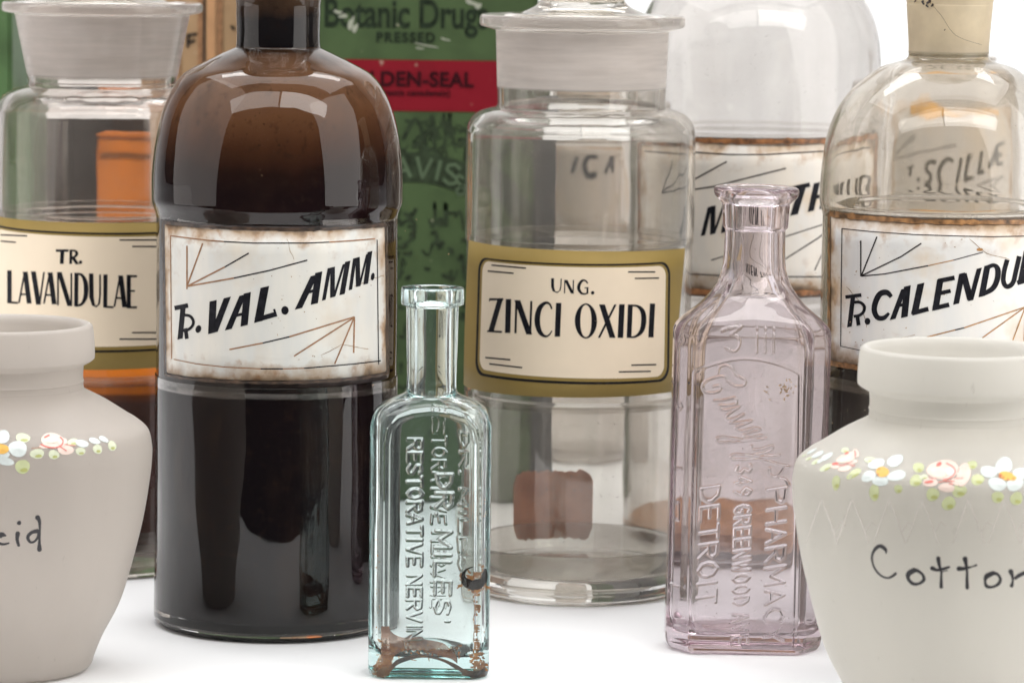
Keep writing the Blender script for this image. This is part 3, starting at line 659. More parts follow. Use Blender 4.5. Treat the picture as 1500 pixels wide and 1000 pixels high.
def lav():
    sp = Spot(150, 250, 1.74)
    body = [(110, 126), (125, 130), (142, 138), (152, 150), (155, 166), (156, 200), (156, 305), (154, 314), (153, 322), (153, 530), (154, 540), (156, 546), (156, 700), (155, 800)]
    t = jar(sp, 'jar of red-brown tincture with label TR. LAVANDULAE, behind the left frosted jar', 156, (147, 3, 18), ((128, 21), (108, 120)), body, 829, 1, glass('lavender_jar_glass', tint=(.96, .94, .92), haze=.04, hazecol=(.82, .77, .73), zf=((sp.z(110), sp.z(19), .6), (sp.z(19), sp.z(-10), .22))))
    z = sp.z
    rr = sp.r(149, 600)
    P = [(0, z(546)), (rr - .0012, z(546)), (rr - .0003, z(545)), (rr, z(549)), (rr, .022), (rr - .004, .0145), (rr * .6, .0135), (0, .0155)]
    zt = z(546)
    m = zgrad('lavender_tincture', [(0, (.16, .06, .035)), (.08, (.06, .022, .016)), (.3, (.075, .027, .020)), (.90, (.085, .032, .022)), (.945, (.20, .05, .01)), (.96, (.75, .20, .01)), (1, (.85, .24, .012))], 0.008, zt, .3, 20, .012, spk=.1)  # orange top stops paint in the light that comes through the meniscus
    revolve('tincture', P, m, t, 96)
    r = sp.r(155.5, 420)
    zf = ZC(0, 0, 2.0)
    lab = patch('label', sp, r, [(-4, 316), (262, 323), (262, 535), (-4, 528)], .001, .0004, gold(), t, 48)
    patch('black_frame', sp, r + .00012, [(-3.5, 329), (247, 339), (246, 512), (-3.5, 503)], .004, 0, M['ink'], lab, 48)
    patch('gold_inset', sp, r + .0002, [(-3, 332), (245.5, 342), (244.5, 509), (-3, 500)], .0038, 0, gold(), lab, 48)
    patch('cream_panel', sp, r + .00028, [(-2, 335), (243, 345.5), (242, 504), (-2, 496)], .0034, 0, cream(), lab, 48)
    K = Ink(cyl_hit(sp, r + .00028), .0001); s = lambda p, w=10, **k: K.stroke(p, zf, w, cut=None if k.get('smooth') else (1, .01), **k)
    for a, b in (((2, 688), (80, 691)), ((2, 706), (47, 710)), ((350, 703), (465, 703)), ((387, 722), (465, 722)), ((387, 974), (465, 974)), ((350, 993), (465, 993))): s([a, b], 4)
    s([(164, 734), (201, 734)], 7); s([(183, 732), (181, 773)], 11)
    s([(208, 731), (207, 773)], 8); s([(205, 733, 4), (220, 735, 6), (225, 743, 9), (219, 752, 6), (207, 754, 4)], smooth=True); s([(213, 753), (227, 774)], 9)
    K.dot(236, 768, 5, 5, zf)
    s([(28, 792), (28, 888)], 13); s([(24, 885), (53, 887)], 6)
    def A(x, y): s([(x, y + 4), (x - 16, y + 91)], 5); s([(x + 2, y), (x + 14, y + 93)], 14); s([(x - 11, y + 66), (x + 8, y + 66)], 5)
    A(72, 796); s([(98, 795), (113, 892)], 14); s([(129, 797), (116, 892)], 5); A(145, 798)
    s([(170, 797), (170, 894)], 5); s([(174, 797), (204, 896)], 13); s([(209, 800), (209, 896)], 5)
    s([(224, 799), (223, 897)], 12); s([(222, 802, 5), (240, 806, 8), (251, 830, 13), (251, 866, 13), (240, 890, 8), (222, 896, 5)], smooth=True)
    s([(267, 801, 13), (268, 870, 13), (274, 894, 8), (282, 898, 5), (290, 890, 5), (293, 865, 5), (293, 804, 5)])
    s([(309, 804), (308, 900)], 12); s([(304, 898), (332, 900)], 6); A(351, 807)
    s([(377, 805), (377, 902)], 12); s([(373, 809), (401, 809)], 6); s([(377, 852), (395, 852)], 5); s([(373, 900), (401, 900)], 6)
    K.build('lettering', M['ink'], lab)
# ================================================================== moulded bottles with raised lettering
GL = {  # stroke letters in a unit box
 'A': [[(0, 0), (.5, 1), (1, 0)], [(.2, .35), (.8, .35)]], 'C': [[(1, .85), (.6, 1), (.2, .85), (0, .5), (.2, .15), (.6, 0), (1, .15)]],
 'D': [[(0, 0), (0, 1), (.6, .95), (1, .6), (1, .35), (.6, .05), (0, 0)]], 'E': [[(1, 1), (0, 1), (0, 0), (1, 0)], [(0, .5), (.8, .5)]],
 'G': [[(1, .85), (.6, 1), (.2, .85), (0, .5), (.2, .15), (.6, 0), (1, .15), (1, .45), (.6, .45)]], 'H': [[(0, 0), (0, 1)], [(1, 0), (1, 1)], [(0, .5), (1, .5)]],
 'I': [[(.5, 0), (.5, 1)]], 'L': [[(0, 1), (0, 0), (1, 0)]], 'M': [[(0, 0), (0, 1), (.5, .3), (1, 1), (1, 0)]], 'N': [[(0, 0), (0, 1), (1, 0), (1, 1)]],
 'O': [[(.5, 1), (.1, .8), (0, .5), (.1, .2), (.5, 0), (.9, .2), (1, .5), (.9, .8), (.5, 1)]], 'P': [[(0, 0), (0, 1), (.8, .95), (1, .75), (.8, .55), (0, .5)]],
 'R': [[(0, 0), (0, 1), (.8, .95), (1, .75), (.8, .55), (0, .5)], [(.4, .5), (1, 0)]], 'S': [[(.95, .85), (.5, 1), (.1, .85), (.1, .62), (.5, .5), (.95, .35), (.9, .12), (.5, 0), (.05, .15)]],
 'T': [[(0, 1), (1, 1)], [(.5, 1), (.5, 0)]], 'V': [[(0, 1), (.5, 0), (1, 1)]], 'W': [[(0, 1), (.25, 0), (.5, .8), (.75, 0), (1, 1)]], 'Y': [[(0, 1), (.5, .5), (1, 1)], [(.5, .5), (.5, 0)]],
 '3': [[(0, .9), (.5, 1), (.95, .8), (.5, .55), (1, .3), (.6, 0), (0, .12)]], '4': [[(.75, 0), (.75, 1), (0, .3), (1, .3)]], '9': [[(.95, .6), (.5, .45), (.05, .7), (.5, 1), (.95, .8), (.9, .3), (.4, 0)]],
 "'": [[(.5, 1), (.4, .75)]], '.': [[(.4, 0), (.6, 0)]], '2': [[(0, .8), (.5, 1), (.9, .75), (0, 0), (1, 0)]], 'B': [[(0, 0), (0, 1), (.8, .9), (.7, .55), (0, .5), (.9, .4), (.9, .1), (0, 0)]]}
def vtext(word, a, b, h, fill=.72, shear=0.0):
    """text running from pixel a to pixel b (baseline), letters h px tall with their tops to the right"""
    out = []; n = len(word); ax, ay = a; bx, by = b; L = math.hypot(bx - ax, by - ay)
    ux, uy = (bx - ax) / L, (by - ay) / L; vx, vy = uy, -ux      # letter 'up' = to the right when running downwards
    wid = [.45 if c in "I.'" else 1.15 if c in 'MW' else .5 if c == ' ' else 1 for c in word]; tot = sum(wid); p = 0
    for c, w_ in zip(word, wid):
        adv = L * w_ / tot
        for st in GL.get(c, []):
            out.append([(ax + ux * (p + (x * fill + (1 - fill) / 2) * adv + shear * y * h) + vx * y * h, ay + uy * (p + (x * fill + (1 - fill) / 2) * adv + shear * y * h) + vy * y * h) for x, y in st])
        p += adv
    return out
def height_field(XZ, strokes, hw, amp):
    """raised ridge of half width hw and height amp along each polyline; XZ (n,2) metres"""
    best = np.full(len(XZ), 1e9)
    for st in strokes:
        for (x0, z0), (x1, z1) in zip(st[:-1], st[1:]):
            lo = (min(x0, x1) - 2 * hw, min(z0, z1) - 2 * hw); hi = (max(x0, x1) + 2 * hw, max(z0, z1) + 2 * hw)
            m = np.where((XZ[:, 0] > lo[0]) & (XZ[:, 0] < hi[0]) & (XZ[:, 1] > lo[1]) & (XZ[:, 1] < hi[1]))[0]
            if not len(m): continue
            d = np.array([x1 - x0, z1 - z0]); l2 = max(1e-12, d @ d); q = XZ[m] - np.array([x0, z0])
            t = np.clip((q @ d) / l2, 0, 1); best[m] = np.minimum(best[m], np.hypot(*(q - t[:, None] * d).T))
    k = np.clip(1.35 - best / hw, 0, 1); return amp * k * k * (3 - 2 * k)
def section(a, b, kind, N):
    """outline of the body section, evenly sampled, starting at the back middle"""
    if kind == 'round':
        rc = b * .62; poly = []
        for cx, cy, a0 in ((a - rc, -(b - rc), -90), (a - rc, b - rc, 0), (-(a - rc), b - rc, 90), (-(a - rc), -(b - rc), 180)):
            for k in range(13): an = radians(a0 + 90 * k / 12); poly.append((cx + rc * cos(an), cy + rc * sin(an)))
    else:
        cx, cy = a * .27, b * .62
        poly = [(a - cx, -b), (a, -b + cy), (a, b - cy), (a - cx, b), (-a + cx, b), (-a, b - cy), (-a, -b + cy), (-a + cx, -b)]
    P = np.array(poly + [poly[0]]); d = np.hypot(*np.diff(P, axis=0).T); c = np.concatenate([[0], np.cumsum(d)])
    s = np.linspace(0, c[-1], N, endpoint=False); q = np.stack([np.interp(s, c, P[:, 0]), np.interp(s, c, P[:, 1])], 1)
    if kind != 'round':
        for _ in range(int(N * N / 9000)): q = (np.roll(q, 1, 0) + 2 * q + np.roll(q, -1, 0)) / 4
    return q
def moulded(name, t, rings, mat, kind, N, emboss, a0, b0, inner, back=None):
    """rings: (z, half width, half depth, roundness 0..1) outer from the base up, then `inner` down"""
    base = section(a0, b0, kind, N); th = np.arctan2(base[:, 1], base[:, 0]); circ = np.stack([np.cos(th), np.sin(th)], 1)
    V = []; faces = []; allr = rings + inner; no = len(rings)
    for k, (z, a, b, t_) in enumerate(allr):
        p = (base / np.array([a0, b0])) * np.array([a, b]) * (1 - t_) + circ * np.array([a, b]) * t_
        y = p[:, 1].copy()
        if k < no and emboss is not None:
            fr = np.where((p[:, 1] < -b * .05) & (np.abs(p[:, 0]) < a * .97))[0]
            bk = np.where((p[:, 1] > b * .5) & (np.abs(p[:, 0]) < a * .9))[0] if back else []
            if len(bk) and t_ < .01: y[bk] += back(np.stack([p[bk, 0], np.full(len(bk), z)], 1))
            if len(fr): y[fr] -= emboss(np.stack([p[fr, 0], np.full(len(fr), z)], 1))
        V.append(np.stack([p[:, 0], y, np.full(N, z)], 1))
    V = np.concatenate(V); R = len(allr)
    i = np.arange(N); j = (i + 1) % N; F_ = []
    for k in range(R - 1): F_.append(np.stack([k * N + i, k * N + j, (k + 1) * N + j, (k + 1) * N + i], 1))
    F_ = np.concatenate(F_).tolist()
    F_.append(list(reversed(range(N)))); F_.append([(R - 1) * N + q for q in range(N)])
    return link(name, pydata(name, V.tolist(), F_), mat, t)
def fine(rings, dz):
    out = [rings[0]]
    for A, B in zip(rings[:-1], rings[1:]):
        n = max(1, int(abs(B[0] - A[0]) / dz))
        for i in range(1, n + 1): out.append(tuple(A[k] + (B[k] - A[k]) * i / n for k in range(4)))
    return out
def aqua():
    sp = Spot(631, 700, 1.495); z = sp.z
    t = thing('medicine_bottle', sp, 'small aqua glass bottle with open lip, raised RESTORATIVE NERVINE lettering and brown dregs', 'bottle', 'small moulded medicine bottles')
    a0 = sp.r(88.6, 800); b0 = .0148; Yf = sp.D - b0
    rr = lambda px, py: sp.r(px, py)
    to = lambda u, v: (lambda p: (p.x - sp.X, p.z))(plane_pt(u, v, Yf))
    raw = [(0, a0 - .002, b0 - .002, 0), (.0008, a0 - .0006, b0 - .0006, 0), (.003, a0, b0, 0), (z(640), a0, b0, 0)]
    sh = [(622, 88.8, 1, 0), (608, 85, .98, .05), (598, 80, .93, .15), (588, 66, .84, .35), (581, 52, .74, .62), (576, 42, .66, .85), (570, 37, .0, 1), (545, 36.5, 0, 1), (500, 37.5, 0, 1), (452, 38.5, 0, 1), (448, 40, 0, 1), (446, 44, 0, 1), (443, 46, 0, 1), (424, 46, 0, 1), (421, 45, 0, 1), (420, 43, 0, 1)]
    for y, px, bf, rd in sh:
        a = rr(px, y); b = b0 * bf if bf else a
        if rd < 1: b = min(b, max(b, rr(37, y)))
        raw.append((z(y), a, b if bf else a, rd))
    ring = [(p[0], p[1], p[2], p[3]) for p in catmull(raw[3:], 5)]; rings = fine(raw[:4], .00035) + ring[1:]
    inn = [(z(419.5), rr(28, 420), rr(28, 420), 1), (z(423), rr(25, 420), rr(25, 420), 1), (z(450), rr(23, 450), rr(23, 450), 1), (z(565), rr(23, 560), rr(23, 560), 1), (z(582), rr(30, 580), rr(27, 580), .9), (z(592), rr(55, 590), b0 * .62, .55), (z(606), rr(71, 600), b0 * .70, .2), (z(630), rr(75, 620), b0 * .72, .05), (z(700), rr(75, 620), b0 * .72, .05),
           (.022, rr(75, 620), b0 * .72, .05), (.013, rr(73, 620), b0 * .70, .1), (.0085, rr(66, 620), b0 * .6, .2)]
    inn = catmull(inn, 4)
    # low dome in the bottom
    inn += [(.0085 + .0058 * (1 - k * k), inn[-1][1] * k, inn[-1][2] * k, .3) for k in (.85, .65, .45, .25, .08)]
    st = vtext('RESTORATIVE NERVINE', (597.5, 642), (596, 956), 21) + vtext('DR. MILES\'', (640, 690), (636, 915), 23)
    ghost = [[to(u + 34 + random.uniform(-1, 1), v - 46) for u, v in s] for s in st]  # lettering repeated as back-wall relief to imitate its reflection inside the glass
    st = [[to(u + random.uniform(-.7, .7), v + random.uniform(-.7, .7)) for u, v in s] for s in st]
    arch = [[to(u, v) for u, v in [(565, 985), (566, 800), (567, 650), (571, 628), (585, 613), (605, 606), (632, 603), (660, 606), (683, 613), (695, 628), (700, 650), (700, 800), (699, 985)]]]
    def emb(XZ): return height_field(XZ, st, .00054, .00062) + height_field(XZ, arch, .0012, .0006)
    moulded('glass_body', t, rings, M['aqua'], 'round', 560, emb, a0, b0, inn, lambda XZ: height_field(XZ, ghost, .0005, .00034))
    # dregs dried on the inside of the front wall
    hit = plane_hit(sp.O, sp.D - b0 * .70 + .0004); zf = ZC(530, 600, 2.5)
    def film(name, pts_top, pts_bot, mat, off=0):
        vs = []; n = len(pts_top)
        for p, q in zip(pts_top, pts_bot):
            for k in range(5): x, y, _ = zf(p[0] + (q[0] - p[0]) * k / 4, p[1] + (q[1] - p[1]) * k / 4); vs.append(hit(x, y)[0] + Vector((0, off, 0)))
        fs = [(i * 5 + k, i * 5 + k + 1, i * 5 + k + 6, i * 5 + k + 5) for i in range(n - 1) for k in range(4)]
        link(name, pydata(name, vs, fs), mat, t)
    T1 = catmull([(78, 790), (95, 790), (115, 815), (150, 830), (200, 832), (250, 840), (300, 852), (330, 880), (350, 905)], 4)
    B1 = catmull([(75, 950), (95, 945), (118, 900), (150, 880), (200, 875), (250, 885), (300, 900), (330, 910), (350, 925)], 4)
    film('brown_film', T1, B1, stain('brown_dregs', (.60, .20, .06), (.14, .04, .012), 130, .30, .62))
    T2 = catmull([(60, 945), (100, 935), (140, 905), (220, 893), (290, 905), (340, 925), (390, 950), (450, 945)], 4)
    B2 = catmull([(60, 975), (100, 958), (140, 925), (220, 903), (290, 915), (340, 942), (390, 970), (450, 975)], 4)
    film('dark_dregs', T2, B2, stain('dark_dregs', (.26, .10, .02), (.015, .008, .006), 140, .2, .42), -.0003)
    K0 = Ink(hit, .00015)
    for i in range(60): K0.dot(random.gauss(408, 24), random.gauss(622, 20), random.uniform(3, 13), random.uniform(3, 10), zf, random.uniform(0, 90), i * 1e-6, jit=.35)
    for i in range(90): K0.dot(random.gauss(100, 14) if i % 2 else random.uniform(90, 360), random.gauss(905, 24) if i % 2 else random.gauss(878, 12), random.uniform(2, 11), random.uniform(2, 7), zf, random.uniform(0, 90), i * 1e-6, jit=.35)
    for i in range(60): K0.dot(random.choice((random.gauss(70, 10), random.gauss(430, 14))), random.gauss(945, 14), random.uniform(3, 12), random.uniform(3, 8), zf, random.uniform(0, 90), i * 1e-6, jit=.35)
    K0.build('amber_halo', stain('amber_halo', (.75, .30, .05), (.25, .08, .02), 300, .35, .6), t)['kind'] = 'stuff'
    K = Ink(hit, .0003); s = lambda p, w=10, **k: K.stroke(p, zf, w, **k)
    s([(372, 615, 14), (378, 625, 28), (395, 635, 34), (420, 635, 36), (440, 620, 34), (448, 595, 22), (450, 580, 10)], smooth=True, jit=.12)
    s([(376, 620, 22), (372, 600, 14), (385, 580, 6), (405, 572, 4)], smooth=True); K.dot(405, 645, 20, 12, zf, 10)
    K.build('dark_blot', plain('tar_black', (.012, .005, .003), .5, 0, var=.6, scale=200, spec=.05), t)
    K2 = Ink(hit, .0002)
    for i in range(70):
        y = 645 + i * 4.2 + random.uniform(-2, 2); K2.dot(414 + 4 * sin(i * .4) + random.uniform(-4, 4), y, random.uniform(1.5, 5), random.uniform(2, 6), zf, jit=.3)
    for i in range(26): K2.dot(random.choice((random.uniform(55, 75), random.uniform(440, 455))), random.uniform(300, 900), random.uniform(1, 3), random.uniform(1, 3), zf)
    for i in range(30): K2.dot(random.uniform(395, 445), random.uniform(885, 940), random.uniform(2, 9), random.uniform(2, 6), zf, jit=.3)
    K2.build('rusty_drip', plain('rust_drip', (.42, .16, .03), .5, var=.6, scale=300), t)['kind'] = 'stuff'
def purple():
    sp = Spot(1087, 950, 1.557); z0 = sp.z
    t = thing('medicine_bottle', sp, 'slender lilac glass bottle with flared open lip and raised script', 'bottle', 'small moulded medicine bottles')
    tilt = radians(.70); t.rotation_euler = (0, tilt, 0)
    Rm = Matrix.Rotation(-tilt, 3, 'Y')
    z = sp.z; a0 = sp.r(114.5, 700); b0 = .0198; Yf = sp.D - b0; rr = sp.r
    def to(u, v):
        p = plane_pt(u, v, Yf) - sp.O; p = Rm @ p; return (p.x, p.z)
    raw = [(0, a0 - .0035, b0 - .003, 0), (.001, a0 - .0015, b0 - .001, 0), (.003, a0 - .0003, b0, 0), (.005, a0, b0, 0), (z(487), a0, b0, 0)]
    sh = [(484, 114.5, 1, 0), (474, 110, .97, .02), (462, 97, .92, .1), (447, 79, .80, .25), (430, 64, .66, .45), (413, 53, .56, .7), (395, 47.5, .5, .9), (380, 45.5, 0, 1), (345, 44.5, 0, 1), (336, 44.5, 0, 1), (333, 47, 0, 1), (328, 48, 0, 1), (303, 49.5, 0, 1), (298, 50, 0, 1), (295, 53, 0, 1), (288, 60, 0, 1), (280, 62.5, 0, 1), (275, 61, 0, 1), (273, 56, 0, 1)]
    for y, px, bf, rd in sh:
        a = rr(px, y); raw.append((z(y), a, max(b0 * bf, rr(45, y)) if bf else a, rd))
    ring = catmull(raw[4:], 6); zc = z(458)
    rings = fine(raw[:5] + [q for q in ring[1:] if q[0] < zc], .00034) + [q for q in ring if q[0] >= zc]
    inn = [(z(272), rr(48, 275), rr(48, 275), 1), (z(276), rr(38, 275), rr(38, 275), 1), (z(300), rr(31, 300), rr(31, 300), 1), (z(380), rr(30, 380), rr(30, 380), 1), (z(410), rr(38, 410), rr(34, 410), .8), (z(445), rr(64, 445), b0 * .66, .4), (z(474), rr(92, 474), b0 * .78, .15), (z(500), rr(103, 500), b0 * .82, .05), (z(560), rr(104, 560), b0 * .82, 0),
           (.025, rr(104, 700), b0 * .82, 0), (.012, rr(102, 700), b0 * .8, 0), (.0075, rr(90, 700), b0 * .68, .1)]
    inn = catmull(inn, 4) + [(.0075 + .003 * (1 - k * k), rr(90, 700) * k, b0 * .68 * k, .2) for k in (.8, .5, .25, .06)]
    Za = ZC(1000, 460, 3.846); A = lambda L: [Za(x, y)[:2] for x, y in L]
    C = lambda L: catmull(A(L), 4)
    scr = [C([(200, 330), (203, 302), (240, 287), (275, 302), (300, 340), (350, 370), (345, 400), (300, 405), (250, 375), (232, 350), (180, 357), (125, 380), (110, 412), (130, 440), (180, 442), (214, 422), (202, 402), (172, 408)]),
           C([(175, 487), (240, 482), (292, 470), (304, 500), (270, 512), (205, 515), (235, 540), (318, 522)]), C([(318, 522), (262, 560), (245, 580), (275, 592), (345, 562), (300, 590), (262, 612), (330, 608), (388, 600), (330, 625), (298, 642), (335, 658), (400, 640), (438, 650), (380, 668), (342, 682), (352, 698), (400, 694), (445, 682)]),
           C([(468, 700), (330, 704), (220, 692), (190, 706), (215, 725), (330, 716), (468, 702)]), C([(388, 742), (395, 765), (450, 760), (505, 742), (500, 765), (450, 785), (405, 792)]),
           C([(545, 795), (430, 800), (300, 790), (270, 805), (300, 820), (430, 815), (545, 798)]), C([(455, 820), (520, 840), (560, 852), (600, 855)]), C([(490, 868), (492, 900), (520, 920), (552, 895), (570, 870), (600, 862)]), C([(545, 925), (580, 935), (600, 965)]),
           A([(222, 92), (262, 78), (330, 72), (272, 114)]), C([(272, 114), (305, 122), (322, 150), (314, 188), (285, 210), (240, 186)])]
    for x in (418, 466, 513): scr += [A([(x, 112), (x, 215)]), A([(x, 80), (x + 3, 84)])]
    arch = [C([(66, 335), (80, 318), (150, 290), (250, 262), (350, 250), (450, 260), (550, 286), (622, 315), (662, 338)]), [Za(66, 335)[:2], (1013, 700), (1008, 945)], [Za(662, 338)[:2], (1170, 700), (1164, 945)]]
    blk = vtext('PHARMACY', (1124, 714), (1119, 946), 28, shear=-.18) + vtext('349 GREENWOOD AVE', (1078, 681), (1072, 946), 23, .66, -.15) + vtext('DETROIT', (1027, 712), (1021, 889), 27, shear=-.18)
    side = vtext('3', (990, 490), (990, 512), 14) + vtext('2', (987, 590), (987, 607), 13) + [[(987, 690), (999, 690)], [(984, 740), (995, 740), (995, 765), (984, 765)], [(984, 860), (994, 862)]]
    T = lambda L: [[to(u, v) for u, v in s] for s in L]
    S1, S2, S3 = T(scr + side), T(blk), T(arch)
    def emb(XZ): return height_field(XZ, S1, .00042, .00050) + height_field(XZ, S2, .00050, .00055) + height_field(XZ, S3, .0006, .0003)
    o = moulded('glass_body', t, rings, M['purple'], 'oct', 640, emb, a0, b0, inn)
    hit = plane_hit(sp.O, sp.D - b0 * .80, Rm)
    K = Ink(hit, .0002); 
    for i in range(26): K.dot_px(random.gauss(1150, 6), random.gauss(568, 5), random.uniform(.5, 2.6), random.uniform(.4, 1.8), random.uniform(0, 3), jit=.4)
    for i in range(8): K.dot_px(random.gauss(1124, 2), random.gauss(572, 6), random.uniform(.5, 1.6), random.uniform(.4, 1.2), 0, jit=.4)
    K.build('ochre_stain', plain('ochre_stain', (.62, .44, .22), .6, var=.5, scale=300), t)
# ================================================================== hand-painted frosted jars
def frosted_jar(sp, label, paint, size=1.0, mat='frost'):
    t = thing('frosted_jar', sp, label, 'jar', 'hand-painted frosted glass jars')
    k = size * .01 / 37.3                                  # metres per pixel of the left jar
    zz = lambda y: (988 - y) * k
    O = [(105, 988), (118, 985), (127, 978), (131, 966, 1), (144, 934), (172, 877), (200, 776), (213, 704), (216.5, 668), (216, 652), (211, 631), (196, 617), (183, 609), (150, 588), (120, 572), (115.7, 566), (115.3, 560), (116.2, 557.5), (115.2, 555), (115, 545), (116, 534, 1), (122, 531), (130, 526), (132, 521), (131.5, 500), (129.5, 480), (127, 475), (123, 473), (118, 475)]
    P = prof([((p[0] * k, zz(p[1])) + p[2:]) for p in O], 6)
    I = [(114, 482), (113, 520), (108, 532), (107, 560), (112, 574), (140, 592), (176, 612), (200, 630), (206, 652), (206, 668), (203, 704), (190, 776), (162, 877), (134, 934), (118, 962), (100, 972), (0, 970)]
    P = [(0, .0015)] + P + prof([(a * k, zz(b)) for a, b in I], 5)
    vs, fs = lathe(P, 200, .0012, sp.X * 9)
    link('glass_body', pydata('glass_body', vs, fs), M[mat], t)
    paint(t, bvh_hit(sp, vs, fs))
    return t
PC = {}
def paintmat(n):
    c = {'white': (.66, .72, .70), 'leaf': (.56, .60, .34), 'pale': (.64, .68, .50), 'olive': (.44, .46, .16), 'pink': (.80, .64, .56), 'cream': (.76, .73, .60), 'red': (.72, .17, .14), 'gold': (.80, .45, .08), 'etch': (.70, .655, .60), 'rust': (.5, .16, .05), 'ink': (.02, .018, .022)}[n]
    if n not in PC: PC[n] = plain('paint_' + n, c, .5, .1, var=.08, scale=250, bumpy=.2)
    return PC[n]
class Painter:
    names = {'white': 'white_petals', 'leaf': 'green_leaves', 'pale': 'pale_leaves', 'olive': 'olive_shading', 'pink': 'rose_petals', 'cream': 'rose_heart', 'red': 'red_brush_line', 'gold': 'yellow_centre', 'etch': 'etched_line', 'rust': 'rust_dots', 'ink': 'lettering'}
    lift = {'etch': 0, 'leaf': .00004, 'pale': .00005, 'olive': .00009, 'white': .00012, 'pink': .00011, 'cream': .00016, 'red': .0002, 'gold': .0002, 'rust': .00025, 'ink': .00004}
    def __init__(s, hit, Z): s.hit = hit; s.Z = Z; s.I = {}
    def ink(s, c):
        if c not in s.I: s.I[c] = Ink(s.hit, .00006 + s.lift[c])
        return s.I[c]
    def e(s, c, x, y, rx, ry, rot=0):
        K = s.ink(c); K.dot(x, y, rx, ry, s.Z, rot, random.uniform(0, .00002), jit=.07)
        if c in ('leaf', 'pale') and rx * s.Z(0, 0)[2] > 4: s.ink('olive').dot(x + rx * .2, y + ry * .45, rx * .5, ry * .28, s.Z, rot, 0, jit=.1)
    def l(s, c, pts, w, caps=True, smooth=True): s.ink(c).stroke(pts, s.Z, w, smooth=smooth, caps=caps, jit=.05)
    def done(s, t):
        for c, K in s.I.items(): K.build(s.names[c], paintmat(c), t)
        s.I = {}
def paint_cotton(t, hit):
    p = Painter(hit, ZC(1160, 630, 7.694))
    for a in ((225, 240, 62, 15, -25), (295, 275, 80, 22, -28), (395, 300, 74, 32, -35), (320, 350, 40, 18, -35)): p.e('white', *a)
    for a in ((190, 320, 40, 14, -25), (270, 355, 55, 20, -30), (385, 420, 72, 34, -30), (600, 225, 45, 32, 0), (880, 335, 58, 38, 0), (140, 285, 30, 8, -25)): p.e('pale', *a)
    for a in ((500, 590, 48, 80, 8), (700, 490, 92, 40, -30), (930, 700, 58, 92, 5), (1200, 660, 45, 52, 0)): p.e('leaf', *a)
    for a in ((620, 310, 132, 48, -22), (722, 262, 40, 48, 0), (600, 432, 75, 34, -10), (492, 405, 55, 28, -10), (690, 360, 62, 22, -20)): p.e('pink', *a)
    p.e('cream', 600, 330, 70, 28, -22)
    p.e('red', 490, 382, 36, 14, -5); p.e('red', 622, 262, 26, 11, -25); p.l('red', [(512, 392), (570, 396), (630, 378), (690, 350)], 8); p.l('red', [(712, 240), (718, 270), (714, 300)], 12); p.l('red', [(660, 385), (690, 405), (712, 400)], 8)
    p.done(t)
    for a in ((955, 380, 92, 55, -12), (1165, 345, 92, 66, -30), (868, 520, 84, 58, -15), (1000, 575, 88, 55, 5), (1180, 512, 104, 60, -8)): p.e('white', *a)
    p.e('gold', 1022, 472, 70, 62, -10); p.e('rust', 972, 500, 12, 10); p.e('rust', 985, 440, 20, 6, -20)
    p.done(t)
    q = Painter(hit, ZC(1330, 640, 7.694))
    for a in ((120, 345, 60, 60, 20), (90, 490, 68, 68, 0), (280, 645, 78, 70, 10), (580, 605, 86, 70, 0), (460, 745, 78, 78, 0), (720, 315, 60, 50, 0), (785, 480, 78, 58, 0)): q.e('leaf', *a)
    q.e('pale', 180, 450, 50, 30, 0)
    for a in ((395, 370, 172, 118, 0), (625, 430, 82, 120, 10), (250, 510, 84, 50, -8), (435, 570, 95, 48, 0), (580, 500, 90, 50, 0), (640, 330, 45, 40)): q.e('pink', *a)
    q.e('cream', 345, 400, 90, 62, 0); q.e('white', 475, 390, 50, 50, 0)
    q.e('red', 350, 310, 36, 22, -30); q.l('red', [(435, 300), (500, 335), (532, 380), (520, 420), (470, 465), (400, 482)], 12); q.e('red', 240, 505, 50, 15, -6); q.l('red', [(350, 510), (430, 498), (520, 500)], 10); q.l('red', [(230, 445), (260, 465), (320, 470)], 6); q.l('red', [(560, 400), (575, 360)], 6); q.l('red', [(520, 468), (620, 465)], 6); q.l('red', [(470, 528), (505, 530)], 10)
    q.done(t)
    for a in ((1080, 325, 96, 98, 0), (912, 392, 104, 62, 8), (1005, 530, 112, 68, 15), (1205, 530, 104, 70, -15), (1275, 410, 100, 58, 0)): q.e('white', *a)
    q.e('gold', 1110, 440, 92, 46, 12); q.e('gold', 1180, 465, 40, 28, 0)
    for a in ((1040, 440, 20, 26), (1075, 458, 14, 10), (1125, 480, 14, 10), (1185, 470, 10, 8)): q.e('rust', *a)
    q.e('leaf', 1010, 675, 74, 60); q.e('leaf', 1222, 690, 68, 78); q.done(t)
    # etched zigzag drapery under the garland
    for x0 in (1203, 1248, 1302, 1350, 1418, 1470, 1518):
        r_ = ZC(0, 0, 1); K = q.ink('etch')
        K.stroke([(x0, 732), (x0 + 14, 765), (x0 + 24, 795)], r_, 1.3); K.stroke([(x0, 732), (x0 - 12, 765), (x0 - 22, 795)], r_, 1.3)
        K.stroke([(x0 + 20, 778), (x0 + 28, 764), (x0 + 36, 770)], r_, 1.3)
    q.done(t)
    c = Painter(hit, ZC(1260, 780, 6.25)); L = lambda pts, w=16: c.l('ink', [(q[0], q[1], q[2] * 1.4) for q in pts], w)
    L([(238, 188, 6), (232, 152, 22), (187, 120, 24), (140, 145, 22), (110, 210, 15), (118, 285, 13), (152, 350, 13), (200, 395, 12), (250, 411, 13), (293, 397, 17), (325, 371, 18)])
    L([(492, 342, 34), (445, 372, 34), (442, 420, 22), (485, 464, 22), (540, 462, 18), (582, 430, 22), (575, 385, 18), (535, 350, 20), (495, 338, 28)])
